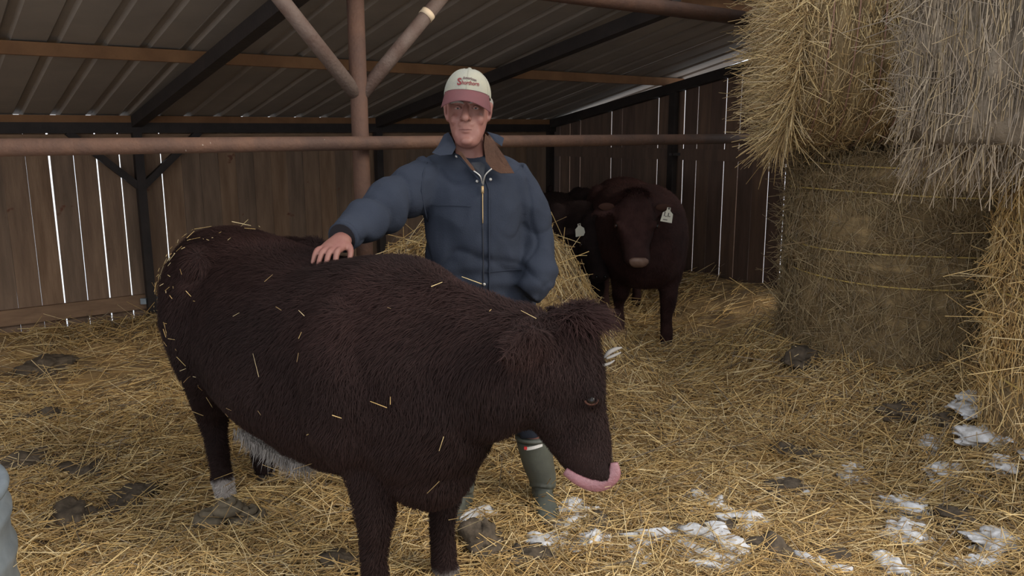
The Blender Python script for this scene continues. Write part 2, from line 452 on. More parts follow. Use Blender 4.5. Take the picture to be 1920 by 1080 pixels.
xo = np.exp(rng.uniform(np.log(2.3), np.log(4.2), n2)); yo = xo.copy(); xo = rng.uniform(-.68, .74, n2)*yo
ok = (np.hypot(xo-BALE_A[0], yo-BALE_A[1]) > BALE_AR) & (np.hypot(xo-BALE_B[0], yo-BALE_B[1]) > BALE_BR); xo, yo = xo[ok], yo[ok]; n2 = len(xo)
yw2 = rng.uniform(0, 2*PI, n2); dz2 = rng.normal(0, .10, n2)
x = np.concatenate([x, xo]); y = np.concatenate([y, yo]); z = np.concatenate([z, gz(xo, yo)]); lift = np.concatenate([lift, rng.uniform(.02, .05, n2)])
yaw = np.concatenate([yaw, yw2]); dz = np.concatenate([dz, dz2]); L = np.concatenate([L, rng.gamma(5, .035, n2).clip(.05, .4)]); w = np.concatenate([w, rng.uniform(.0025, .0045, n2)*(.75+.16*yo)]); C = np.concatenate([C, pick(PAL_GOLD*1.05, n2)])
straw_b = straw_obj('straw_bedding', np.stack([x, y, z+lift], -1), np.stack([np.cos(yaw), np.sin(yaw), dz], -1), L, w, C)
tag(straw_b, 'loose golden straw bedding strewn over the shed floor and yard', 'straw', kind='stuff')

# ------------------------------------------------------------------ bales
M_BALE = mat('bale_core', (.25, .175, .085), .95, var=(.12, .085, .045), scale=7, bump=1.0, bscale=50, stretch=(1, 1, 3), detail=8, k=1.35)
M_BALE_GREY = mat('weathered_bale_core', (.20, .16, .115), .95, var=(.10, .08, .06), scale=7, bump=1.0, bscale=50, detail=8, k=1.25)
M_TWINE = mat('baler_twine', (.50, .36, .12), .7)
M_NETLINE = mat('net_wrap_strand', (.30, .17, .12), .7)
def bale(name, label, loc, rot, R, H, twines, n_side, n_end, pal, core_m, end_len=.12, hang=.25, out=.25, side_len=.13, axial=.35, zmin=0.0, end_out=.3, twine_m=M_TWINE, twine_r=.004, group='round straw bales'):
    e = empty(name, loc); e.rotation_euler = rot
    Mx = Matrix.Translation(loc) @ e.rotation_euler.to_matrix().to_4x4()
    M3 = np.array(Mx.to_3x3()); T = np.array(loc, float)
    grav = M3.T @ np.array([0, 0, -1.0])
    def rad(zz):
        r = np.full_like(zz, R)
        for q in twines: r = r - .03*R*np.exp(-((zz-q)/.035)**2)
        ed = np.minimum(zz, H-zz); return r*(1-.16*np.exp(-ed/.05))
    nz_, na = 36, 72
    V = []; F = []
    zz = np.linspace(0, H, nz_)
    for z_ in zz:
        a = np.linspace(0, 2*PI, na, endpoint=False)
        P = np.stack([np.cos(a), np.sin(a), 0*a+z_], -1)
        r = rad(np.full(na, z_)) + .022*fbm(P*np.array([4, 4, 5])+(len(label)*7) % 97, 3, 8)
        V.append(np.stack([np.cos(a)*r, np.sin(a)*r, np.full(na, z_)], -1))
    V = np.concatenate(V)
    for j in range(nz_-1):
        for i in range(na):
            k = (i+1) % na; F.append((j*na+i, j*na+k, (j+1)*na+k, (j+1)*na+i))
    V = np.concatenate([V, [[0, 0, -.01], [0, 0, H+.01]]]); c0 = len(V)-2
    for i in range(na):
        k = (i+1) % na; F.append((c0, k, i)); F.append((c0+1, (nz_-1)*na+i, (nz_-1)*na+k))
    link('bale_body', pmesh('bale_body', V, F), core_m, e, smooth=True)
    # stalks on the rolled side
    a = rng.uniform(0, 2*PI, n_side); z_ = rng.uniform(zmin, H, n_side)
    r = rad(z_) + rng.uniform(-.012, .022, n_side)
    er = np.stack([np.cos(a), np.sin(a), 0*a], -1); et = np.stack([-np.sin(a), np.cos(a), 0*a], -1); ez = np.array([[0, 0, 1.0]])
    mixn = rng.normal(0, 1, (n_side, 3))
    D = et*(1-axial)*mixn[:, :1].clip(-1.5, 1.5) + ez*axial*2*mixn[:, 1:2] + er*np.abs(mixn[:, 2:])*out + grav*hang*.5*rng.uniform(0, 1, (n_side, 1))
    D /= np.linalg.norm(D, axis=1, keepdims=True)
    L = rng.gamma(4, side_len/4, n_side).clip(.03, side_len*2.4)
    P = er*r[:, None] + ez*z_[:, None] + er*.006
    P = P + D*(np.abs((D*er).sum(1))*L*.4)[:, None]
    C = pick(pal, n_side)
    # stalks bristling from both ends
    a2 = rng.uniform(0, 2*PI, n_end); rr = R*np.sqrt(rng.uniform(.0, 1.0, n_end))
    top = rng.uniform(0, 1, n_end) < .5
    nz2 = np.where(top, 1.0, -1.0)[:, None]*ez
    er2 = np.stack([np.cos(a2), np.sin(a2), 0*a2], -1)
    D2 = nz2*rng.uniform(.0, .9, (n_end, 1)) + rng.normal(0, .55, (n_end, 3)) + er2*end_out + grav*hang*rng.uniform(.3, 1.6, (n_end, 1))
    D2 /= np.linalg.norm(D2, axis=1, keepdims=True)
    L2 = rng.gamma(4, end_len/4, n_end).clip(.03, end_len*2.2)
    P2 = er2*rr[:, None] + ez*np.where(top, H, 0.0)[:, None] + D2*(L2*.42)[:, None]
    straw_o = straw_obj('loose_stalks', np.concatenate([P, P2]), np.concatenate([D, D2]), np.concatenate([L, L2]), rng.uniform(.003, .0055, n_side+n_end), np.concatenate([C, pick(pal, n_end)]), e)
    straw_o['kind'] = 'stuff'
    for q in twines:
        a = np.linspace(0, 2*PI, 73)[:-1]
        rq = rad(np.array([q]))[0] + .026
        Pq = np.stack([np.cos(a)*rq, np.sin(a)*rq, q+.008*np.sin(a*3+q*9)], -1)
        Vq, Fq = tube_vf(np.concatenate([Pq, Pq[:1]]), twine_r, 5)
        link('twine', pmesh('twine', Vq, Fq), twine_m, e)
    return tag(e, label, 'straw bale', group)
bale('round_bale', 'large dark round straw bale standing on end against the shed, twine around it', (BALE_A[0], BALE_A[1], .06), (0, 0, .3), BALE_AR, 1.38, (.25, .70, .86, 1.17, 1.31), 17000, 5000, (PAL_BALE*.7+PAL_GREY*.4)*.95, M_BALE, end_len=.16, hang=.3, axial=.45)
bale('round_bale', 'bright round straw bale standing on end at the right edge', (BALE_B[0], BALE_B[1], .03), (0, 0, 1.3), BALE_BR, 1.42, (.5, .85, 1.15), 12000, 4000, PAL_GOLD*1.15, M_BALE, end_len=.16, hang=.4, axial=.5)
bale('round_bale', 'round straw bale lying on its side on top, frayed end towards the man', (1.47, 4.56, 2.07), (0, PI/2, -.15), .60, 1.20, tuple(np.linspace(.12, 1.1, 9)), 15000, 15000, PAL_BALE*1.45, M_BALE, end_len=.15, hang=.35, out=.06, axial=.10, side_len=.08, end_out=.15, twine_m=M_NETLINE, twine_r=.0035)
bale('round_bale', 'grey weathered straw bale on top with long stalks hanging down', (2.14, 3.26, 1.49), (0, 0, .6), .54, 1.30, (.75,), 15000, 5000, PAL_GREY*1.3, M_BALE_GREY, end_len=.12, hang=1.3, out=.20, axial=.85, side_len=.15, zmin=.09)

# ------------------------------------------------------------------ clods, dung pat, snow, tank
def lump(name, x, y, rx, ry, h, m, seed, rough=.25, sink=.3):
    V, F = ell_vf((0, 0, 0), (1, 1, 1), n=44, m=26)
    d = 1 + rough*fbm(V*1.7+seed*3.1, 2, seed) + rough*.35*fbm(V*5+seed, 3, seed+5)
    V = V*d[:, None]*np.array([rx, ry, h])
    a = seed*1.7; c, s_ = math.cos(a), math.sin(a)
    V = V @ np.array([[c, s_, 0], [-s_, c, 0], [0, 0, 1]])
    o = link(name, pmesh(name, V, F), m, smooth=True)
    o.location = (x, y, float(gz(np.array([x]), np.array([y]))[0]) + h*(1-2*sink)*.5)
    return o
clods = [(-.12, 2.84, .13, .10, .085, 'big dark frozen manure clod beside the front hoof of the cow'), (.05, 2.73, .10, .08, .055, 'dark manure clod low between the front hoof and the snow'), (-1.79, 3.03, .22, .10, .06, 'long dark manure ridge near the metal tank'),
         (-2.3, 3.65, .16, .10, .05, 'flat manure clod far left below the wall'), (-2.01, 3.58, .19, .11, .05, 'long low manure clod at the left, nearest the plank wall post side'), (1.67, 4.45, .14, .10, .06, 'dark clod just left of the big standing bale'), (.95, 2.78, .11, .08, .06, 'dark clod right of the largest snow patch'), (1.16, 2.76, .12, .08, .055, 'dark clod between two snow patches at the bottom'),
         (1.98, 3.84, .13, .09, .05, 'low clod in the straw in front of the standing bale'), (-1.63, 3.24, .16, .08, .045, 'low clod between the metal tank and the hind leg'), (-.63, 2.71, .12, .08, .04, 'small clod left of the near front leg of the cow'), (-3.1, 5.2, .18, .13, .07, 'dark hollow clod near the wall at far left'), (-2.58, 4.23, .17, .12, .06, 'dark clod in the straw left of the rump'), (.34, 2.99, .10, .07, .04, 'low clod right of the green boot'), (1.17, 3.27, .12, .08, .055, 'dark clod in the yard beyond the snow'), (1.76, 2.98, .12, .09, .05, 'clod at the lower right among the snow'),
         (.80, 2.92, .10, .07, .05, 'clod just above the largest snow patch'), (1.4, 3.7, .15, .10, .05, 'low clod in the middle of the yard'), (2.05, 3.6, .08, .07, .06, 'round clod close to the broad right snow patch')]
for i, (x, y, rx, ry, h, lab) in enumerate(clods):
    tag(lump('manure_clod', x, y, rx, ry, h, M_CLOD, i+1, rough=.42, sink=.38), lab, 'manure', 'frozen manure clods')
# coiled dung pat below the hind hoof
pat = empty('dung_pat', (-1.12, 2.99, float(gz(np.array([-1.12]), np.array([2.99]))[0])))
for cx, cy, r0, z0 in ((-.07, 0, .074, .024), (.066, .012, .076, .024), (0, -.01, .055, .07)):
    P = []; R = []
    for k in range(34):
        a = k*.42; rr = r0*(1-k/46); P.append((cx+math.cos(a)*rr, cy+math.sin(a)*rr*.8, z0+.0018*k)); R.append(.027*(1-k/60))
    V, F = tube_vf(P, R, 8); link('coil', pmesh('coil', V, F), M_PAT, pat, smooth=True)
tag(pat, 'coiled brown dung pat just below the white hind foot', 'dung')
snow = [(.65, 2.78, .13, .09), (.57, 2.88, .09, .05), (.91, 2.99, .06, .08), (.29, 2.82, .06, .05), (.24, 3.06, .07, .09), (2.18, 3.58, .15, .07), (2.04, 3.29, .10, .07), (1.93, 3.47, .07, .06), (1.61, 3.12, .08, .06), (2.14, 3.23, .12, .06),
        (.72, 2.68, .10, .05), (1.55, 3.46, .13, .05), (1.81, 2.77, .09, .06), (1.34, 2.64, .07, .05), (.12, 2.84, .09, .06), (.82, 3.15, .09, .06), (1.86, 3.24, .07, .05), (1.22, 3.33, .06, .05), (-.20, 3.02, .10, .04), (1.1, 2.65, .08, .05), (1.53, 2.92, .07, .05), (.78, 2.83, .09, .06), (2.0, 3.1, .07, .05), (1.66, 2.66, .07, .04), (.45, 2.7, .08, .04)]
SNOW_LABELS = ['largest trodden snow patch, low in front of the head of the cow', 'snow patch touching the left side of the largest one', 'small snow lump right of and above the largest patch', 'small snow lump straight below the tongue of the cow', 'snow patch beside the toe of the green boot', 'broad white snow patch below the bales at the right', 'snow patch in front of the bright right bale, second nearest it', 'small snow patch left of the broad right patch', 'snow patch in the middle of the right yard', 'snow patch at the right edge of the picture', 'snow strip under the largest patch at the bottom edge', 'thin wide snow strip in the straw below the standing bale', 'snow patch low at the right near the bottom edge', 'small snow lump at the bottom, right of centre', 'snow crust on the side of the big manure clod', 'thin snow patch between the largest patch and the yard middle', 'small snow lump below the right bales, among three', 'small snow lump near the clod in the yard', 'snow dusting behind the big clod at the left boot', 'snow lump at the bottom edge right of the largest patch', 'small snow patch between the bottom clods', 'snow lump beside the dark clod above the largest patch', 'small snow patch left of the right edge', 'small snow lump at the very bottom right', 'small snow lump at the bottom left of the largest patch']
for i, (x, y, rx, ry) in enumerate(snow):
    lab = SNOW_LABELS[i]
    tag(lump('snow_patch', x, y, rx*1.25, ry*1.3, .036, M_SNOW, i+60, rough=.60, sink=.24), lab, 'snow', 'trodden snow patches')
# galvanised stock tank
TK = (-2.075, 2.30); tz = float(gz(np.array([TK[0]]), np.array([TK[1]]))[0])
tank = empty('stock_tank', (TK[0], TK[1], 0))
prof = [(.452, 0), (.452, .05), (.462, .08), (.462, .10), (.452, .13), (.452, .20), (.463, .23), (.463, .25), (.450, .28), (.450, .345), (.461, .37), (.461, .39), (.449, .415), (.447, .455)]
prof_in = [(.435, .455), (.435, .02), (.0001, .02)]
pp = prof + prof_in; na = 72; V = []; F = []
for r, z_ in pp:
    for i in range(na):
        a = 2*PI*i/na; V.append((r*math.cos(a), r*math.sin(a), z_-.05))
for j in range(len(pp)-1):
    for i in range(na):
        k = (i+1) % na; F.append((j*na+i, j*na+k, (j+1)*na+k, (j+1)*na+i))
link('shell', pmesh('shell', V, F), M_GALV, tank, smooth=True)
a = np.linspace(0, 2*PI, 73); Vr, Fr = tube_vf(np.stack([.445*np.cos(a), .445*np.sin(a), 0*a+.415], -1), .017, 10)
link('rim', pmesh('rim', Vr, Fr), M_GALV, tank, smooth=True)
Vw, Fw = loft_vf([((0, 0, .16), (.43, 0, 0), (0, .43, 0)), ((0, 0, .19), (.43, 0, 0), (0, .43, 0))], 48)
link('rusty_liner', pmesh('rusty_liner', Vw, Fw), mat('rusty_water', (.12, .06, .045), .35), tank)
tag(tank, 'galvanised round stock tank cut off by the left edge', 'tank')

# ------------------------------------------------------------------ cattle
def tri_sample(me, N, weight=None):
    me.calc_loop_triangles()
    T = np.empty(len(me.loop_triangles)*3, np.int32); me.loop_triangles.foreach_get('vertices', T); T = T.reshape(-1, 3)
    V = coords(me); Nv = normals(me)
    A = np.linalg.norm(np.cross(V[T[:, 1]]-V[T[:, 0]], V[T[:, 2]]-V[T[:, 0]]), axis=1)
    if weight is not None: A = A*weight(V[T].mean(1), Nv[T].mean(1))
    i = rng.choice(len(T), N, p=A/A.sum()); u = rng.uniform(0, 1, (N, 2)); f = u.sum(1) > 1; u[f] = 1-u[f]
    b = np.stack([1-u.sum(1), u[:, 0], u[:, 1]], -1)[:, :, None]
    P = (V[T[i]]*b).sum(1); Nn = (Nv[T[i]]*b).sum(1); Nn /= np.linalg.norm(Nn, axis=1, keepdims=True)
    return P, Nn
def hair_mesh(name, P, Nn, D, L, w, C, parent, lift=.35):
    """tapered strands: root pair, middle pair bending into the lay, tip"""
    n = len(P)
    S = np.cross(D, Nn); S /= np.maximum(np.linalg.norm(S, axis=1, keepdims=True), 1e-6)
    h = (w/2)[:, None]; L_ = L[:, None]
    m = P + (Nn*lift*1.3 + D*.75)*L_*.5
    tip = P + (Nn*lift*.8 + D*1.0)*L_
    V = np.stack([P-S*h-Nn*.002, P+S*h-Nn*.002, m-S*h*.75, m+S*h*.75, tip], 1).reshape(-1, 3)
    b = (np.arange(n)*5)[:, None, None]
    F = (np.array([[0, 1, 3], [0, 3, 2], [2, 3, 4]])[None]+b).reshape(-1, 3)
    me = nmesh(name, V, F); Cv = np.repeat(C[:, None, :], 5, axis=1); Cv[:, 4] *= 1.15
    vcol(me, Cv.reshape(-1, 3))
    me.polygons.foreach_set('use_smooth', np.ones(len(me.polygons), dtype=bool))
    o = link(name, me, M_HAIR, parent); o['kind'] = 'stuff'
    return o
HEAD_TAB = [(-.03, .02, -.03, .05), (.03, .050, -.07, .085), (.15, .070, -.12, .112), (.28, .080, -.15, .120), (.42, .082, -.165, .116), (.55, .086, -.165, .098), (.66, .090, -.145, .082), (.77, .098, -.105, .074), (.87, .105, -.065, .076), (.94, .098, -.04, .072), (.985, .075, -.015, .055), (1.01, .045, .01, .03)]
def head_frame(P, M, F0):
    P = np.array(P, float); M = np.array(M, float); d = M-P; Lh = np.linalg.norm(d); d = d/Lh
    F = unit(np.array(F0, float) - d*np.dot(F0, d)); S = np.cross(d, F)          # S: one side
    return P, d, Lh, F, S
def leg_parts(foot, hind, zs=1.0, fat=1.0, sx=0.0):
    x, y = foot
    if not hind:
        pts = [(x-.02-sx, y*1.02, .80, .13), (x-.01-sx*.7, y*1.05, .62, .105), (x+.005-sx*.4, y*1.03, .47, .072), (x+.02-sx*.2, y, .36, .060), (x+.012, y, .29, .050), (x+.004, y, .20, .040), (x, y, .11, .046), (x+.012, y, .065, .043), (x+.02, y, .035, .046)]
    else:
        pts = [(x+.10-sx, y*1.25, .86, .17), (x+.10-sx, y*1.3, .70, .165), (x+.05-sx*.6, y*1.2, .55, .115), (x-.03, y*1.08, .44, .076), (x-.055, y, .36, .058), (x-.04, y, .27, .043), (x-.02, y, .18, .040), (x-.005, y, .11, .046), (x+.008, y, .065, .043), (x+.018, y, .035, .046)]
    P = np.array([[a, b, c*zs] for a, b, c, _ in pts]); R = np.array([r*fat for *_, r in pts])
    return tube_vf(P, R, 14, sub=3)
def hoof(foot, parent, gzf):
    x, y = foot
    for sg in (-1, 1):
        V, F = loft_vf([((x+.035, y+sg*.021, 0), (0, .022, 0), (.055, 0, 0), (.030, 0, 0)), ((x+.028, y+sg*.021, .025), (0, .022, 0), (.044, 0, 0), (.03, 0, 0)), ((x+.015, y+sg*.018, .055), (0, .019, 0), (.028, 0, 0), (.028, 0, 0))], 14)
        V[:, 2] += gzf
        link('hoof', pmesh('hoof', V, F), M_HOOF, parent, smooth=True)
def ear_vf(base, tip, nrm, width, thick=.012):
    base = np.array(base, float); tip = np.array(tip, float); d = tip-base; sd = unit(np.cross(d, nrm)); nn = unit(np.cross(sd, d))
    secs = []
    for t_, w_ in ((-.15, .35), (.05, .55), (.25, .9), (.5, 1.0), (.75, .75), (.92, .4), (1.0, .12)):
        secs.append((base+d*t_, sd*width*w_, nn*thick*(1.2-.5*t_)))
    return loft_vf(secs, 12)
TAG_SHAPE = [(-.010, 0), (.010, 0), (.011, -.018), (.030, -.034), (.034, -.085), (-.034, -.085), (-.030, -.034), (-.011, -.018)]
M_TAGW = mat('ear_tag_plastic', (.66, .63, .52), .6, k=0.90); M_TAGINK = mat('tag_ink', (.10, .09, .08), .7)
M_EYE = mat('eye', (.008, .006, .005), .3, spec=.4); M_LID = mat('eye_rim', (.060, .022, .012), .8); M_NOSE = mat('nose_pad', (.20, .125, .09), .5, var=(.13, .075, .055), scale=25)
M_TONGUE = mat('tongue', (.42, .19, .21), .35, var=(.34, .15, .165), scale=40, bump=.3, bscale=120, spec=.5, k=0.58)
def ear_tag(parent, at, yaw, tilt, scale, ink=True):
    Mx = Matrix.Translation(at) @ Matrix.Rotation(yaw, 4, 'Z') @ Matrix.Rotation(tilt, 4, 'Y')
    V = [(x*scale, yy, z*scale) for yy in (-.0015, .0015) for x, z in TAG_SHAPE]; n = len(TAG_SHAPE)
    F = [tuple(range(n)), tuple(range(2*n-1, n-1, -1))] + [(i, n+i, n+(i+1) % n, (i+1) % n) for i in range(n)]
    o = link('ear_tag', pmesh('ear_tag', V, F), M_TAGW, parent); o.matrix_local = Mx
    o['label'] = 'pale plastic ear tag'
    if ink:
        marks = [(-.018, -.040, .004, .022), (-.008, -.052, .006, .004), (.004, -.042, .004, .020), (.013, -.050, .006, .004), (-.008, -.072, .018, .004)]
        for (mx_, mz, w_, h_) in marks:
            V, F = box_vf((mx_*scale, -.0022, mz*scale), (w_*scale*.7, .0006, h_*scale*.6)); link('tag_mark', pmesh('tag_mark', V, F), M_TAGINK, o)
    V, F = tube_vf([(0, -.006, -.006*scale), (0, .010, -.006*scale)], .006*scale, 10); link('tag_stud', pmesh('tag_stud', V, F), M_TAGINK, o)
    return o
HEADW = {'bull': 1.22}
def cow(name, loc, rz, torso, neck, head, feet, ears, coat, n_hair, voxel=.014, hair_len=.032, gzs=None, white=None, fat=1.0, tuft=2600, whorl=0.0, sxs=(0, 0, 0, 0)):
    e = empty(name, loc, rz)
    parts = []
    secs = [((x, 0, (zt+zb)/2), (0, w, 0), (0, 0, (zt-zb)/2)) for x, zt, zb, w in torso]
    S = spline(np.array([[x, zt, zb, w] for x, zt, zb, w in torso]), 3)
    parts.append(loft_vf([((x, 0, zb+(zt-zb)*.52), (0, w, 0), (0, 0, (zt-zb)*.48), (0, 0, (zt-zb)*.52)) for x, zt, zb, w in S], 28, power=2.25))
    # neck
    NK = spline(np.array(neck), 3); sec = []
    for i in range(len(NK)):
        tdir = NK[min(i+1, len(NK)-1), :3]-NK[max(i-1, 0), :3]; tdir[2] *= .35; tdir = unit(tdir)
        sd = unit(np.cross([0, 0, 1.0], tdir)); up = np.cross(tdir, sd)
        sec.append((NK[i, :3], sd*NK[i, 4], up*NK[i, 3]))
    parts.append(loft_vf(sec, 22))
    # head
    P, d, Lh, F, Sd = head_frame(*head)
    sec = []
    for t_, fo, bo, w_ in HEAD_TAB:
        q = Lh/.52
        sec.append((P+d*Lh*t_+F*(fo+bo)/2*q, Sd*w_*q*HEADW.get(name, 1.0), F*(fo-bo)/2*q))
    S2 = []
    for i in range(len(sec)): S2.append(sec[i])
    parts.append(loft_vf(S2, 22, power=2.2))
    q = Lh/.52
    for sg in (-1, 1):
        parts.append(ell_vf(P+d*Lh*.40+F*.045*q+Sd*sg*.098*q*HEADW.get(name, 1.0), (.034*q,)*3))                 # brow
        parts.append(ell_vf(P+d*Lh*.93+F*.070*q+Sd*sg*.050*q, (.034*q,)*3))                 # nostril wing
        parts.append(ell_vf(P+d*Lh*.52-F*.085*q+Sd*sg*.055*q, (.06*q, .06*q, .075*q)))      # cheek
    parts.append(ell_vf(P+d*Lh*.0+F*.01*q, (.075*q, .075*q, .06*q)))
    for eb, et, en, ew in ears: parts.append(ear_vf(eb, et, en, ew))
    for i, ft in enumerate(feet):
        parts.append(leg_parts(ft, i >= 2, fat=fat, sx=sxs[i]))
    # shoulders, hips, brisket
    bx = torso[0][0]
    for sg in (-1, 1):
        parts.append(ell_vf((feet[0][0]-.03, sg*.20, .80), (.17, .12, .27)))
        parts.append(ell_vf((feet[2][0]+.10, sg*.20, .86), (.21, .14, .26)))
        parts.append(ell_vf((feet[2][0]+.20, sg*.24, 1.07), (.07, .06, .06)))
    parts.append(ell_vf((feet[0][0]+.12, 0, .56), (.16, .15, .17)))
    # tail
    tx = torso[0][0]
    parts.append(tube_vf([(tx+.08, 0, 1.10), (tx-.01, 0, 1.05), (tx-.035, 0, .9), (tx-.03, .0, .6), (tx-.02, 0, .42)], [.035, .03, .024, .022, .03], 10, sub=3))
    me = fuse(parts, voxel, 5, 'body')
    V = coords(me); Nn = normals(me)
    V = V + Nn*(.006*fbm(V*9, 3, 31))[:, None]
    setco(me, V)
    base = np.array(coat)
    def colour(Q, r=None):
        k = .5+.5*fbm(Q*3.2, 3, 55)
        c = base[None]*(.75+.5*k)[:, None]
        c = c + np.clip((Q[:, 2]-.85)/.35, 0, 1)[:, None]*np.array([.013, .0035, .0022])*k[:, None]
        if white is not None:
            wm = white(Q)[:, None]; c = c*(1-wm) + np.array([.42, .38, .35])*wm
        return c
    vcol(me, colour(V)*.8)
    body = link('body', me, M_HIDE, e)
    # coat
    def wt(c, nn): return np.ones(len(c))
    Pp, Np = tri_sample(me, n_hair, wt)
    hp = (Pp-P) @ d/Lh; hr = np.linalg.norm(Pp-(P+np.outer(np.clip(hp, 0, 1)*Lh, d)), axis=1)
    onhead = (hr < .21*q) & (hp > -.05)
    flow = np.array([[-.55, 0, -.8]]) + np.stack([fbm(Pp*5+1, 2, 3), fbm(Pp*5+7, 2, 4), fbm(Pp*5+3, 2, 6)], -1)*.55 + rng.normal(0, .16, (n_hair, 3))
    flow = np.where(onhead[:, None], d[None]*.9+rng.normal(0, .25, (n_hair, 3)), flow)
    D = flow - Np*(flow*Np).sum(1, keepdims=True); D /= np.maximum(np.linalg.norm(D, axis=1, keepdims=True), 1e-6)
    Lr = hair_len*rng.uniform(.55, 1.25, n_hair)
    Lr *= np.clip(.40+Pp[:, 2]*1.1, .45, 1.15)
    Lr = np.where(onhead, Lr*np.clip(1.05-hp*.95, .22, 1), Lr)
    lift = np.where(onhead, .3, .42)[:, None] if False else .38
    hair_mesh('coat', Pp, Np, D, Lr, rng.uniform(.0013, .0028, n_hair), colour(Pp)*rng.uniform(.6, 1.15, (n_hair, 1)), e, lift)
    if tuft:
        nt_ = tuft
        a = rng.uniform(0, 2*PI, nt_); rr = np.sqrt(rng.uniform(0, 1, nt_))
        root = P + d*Lh*.03*q + np.outer(np.cos(a)*rr*.062*q, F) + np.outer(np.sin(a)*rr*.075*q, Sd) - d*(.045*q*np.sqrt(1-rr**2))[:, None] + F*.015
        nrm = root-(P+d*.06); nrm /= np.linalg.norm(nrm, axis=1, keepdims=True)
        fl = d[None]*.75 + F[None]*.45 + nrm*.3 + rng.normal(0, .28, (nt_, 3)); fl = fl-nrm*(fl*nrm).sum(1, keepdims=True); fl /= np.linalg.norm(fl, axis=1, keepdims=True)
        hair_mesh('forelock', root, nrm, fl, rng.uniform(.05, .10, nt_)*q, rng.uniform(.002, .0036, nt_), np.array(coat)[None]*rng.uniform(.7, 1.5, (nt_, 1))+np.array([[.008, .0025, .002]]), e, .45)
    for sg in (-1, 1):
        c = P+d*Lh*.425+F*.035*q+Sd*sg*.118*q*HEADW.get(name, 1.0)
        V, Fc = ell_vf(c, (.0145*q,)*3); ey = link('eye', pmesh('eye', V, Fc), M_EYE, e, smooth=True)
        pts = [c+Sd*sg*.008*q+(F*math.cos(a)*.019+d*math.sin(a)*.013)*q for a in np.linspace(-.2, PI*1.0, 9)]
        V, Fc = tube_vf(pts, .0034*q, 6); link('eyelid', pmesh('eyelid', V, Fc), M_LID, ey, smooth=True)
        nc = P+d*Lh*.955+F*.094*q+Sd*sg*.034*q
        V, Fc = ell_vf(nc, (.012*q, .012*q, .012*q)); link('nostril', pmesh('nostril', V, Fc), M_EYE, e, smooth=True)
    for i, ft in enumerate(feet): hoof(ft, e, 0.0)
    return e, (P, d, Lh, F, Sd, q)

COAT = (.0190, .0098, .0086)
TORSO = [(-.86, 1.02, .88, .05), (-.82, 1.09, .74, .14), (-.72, 1.145, .60, .22), (-.56, 1.165, .52, .275), (-.35, 1.145, .475, .295), (-.05, 1.115, .430, .335), (.22, 1.120, .415, .335), (.45, 1.155, .42, .30), (.62, 1.16, .44, .265), (.75, 1.11, .47, .225), (.86, 1.02, .54, .165), (.93, .93, .64, .10)]
RZ1 = math.radians(-45.6)
A1 = np.array([math.cos(RZ1), math.sin(RZ1)]); L1 = np.array([-A1[1], A1[0]]); O1 = np.array([-.76, 2.90])
def loc1(X, Y, Z):
    r = np.array([X, Y]) - O1; return np.array([r @ A1, r @ L1, Z])
def dir1(X, Y, Z): return np.array([np.array([X, Y]) @ A1, np.array([X, Y]) @ L1, Z])
def white1(Q):
    b = np.exp(-((Q[:, 0]-.02)/.22)**2)*np.clip((.475-Q[:, 2])/.05, 0, 1)*(np.abs(Q[:, 1]) < .22)*(Q[:, 2] > .36)
    f = np.clip((.125-Q[:, 2]+.03*fbm(Q*20, 2, 1))/.02, 0, 1)*(Q[:, 0] < 0)*(Q[:, 1] < 0)
    f2 = np.exp(-((Q[:, 2]-.20)/.035)**2)*(Q[:, 0] < -.3)*(Q[:, 1] > 0)*np.clip(Q[:, 0]+.66, 0, .03)/.03*.7
    f3 = np.clip((.07-Q[:, 2])/.02, 0, 1)*(Q[:, 0] > 0)*(Q[:, 1] > 0)*.8
    return np.clip(b+f+f2+f3, 0, 1)
P1 = loc1(.185, 2.26, 1.02); M1 = loc1(.200, 2.235, .543)
neck1 = [(.50, .0, .83, .31, .24), (.70, .015, .84, .29, .225), (.84, .05, .855, .245, .185), (.95, .09, .87, .205, .155), (1.05, .155, .885, .165, .13), (1.11, .205, .90, .12, .105)]
ear_n = (loc1(.085, 2.15, 1.00), loc1(-.025, 1.985, .985), dir1(.55, -.5, .25), .060)
ear_f = (loc1(.17, 2.37, 1.0), loc1(.12, 2.50, .99), dir1(.6, -.3, .4), .05)
cow1, hf1 = cow('cow', (O1[0], O1[1], 0), RZ1, TORSO, neck1, (P1, M1, dir1(1, -.05, 0)), [(.591, -.137), (.578, .157), (-.539, -.115), (-.638, .115)], [ear_n, ear_f], COAT, 210000, white=white1)
tag(cow1, 'shaggy dark red cow in the foreground licking its nose, man resting a hand on it', 'cow')
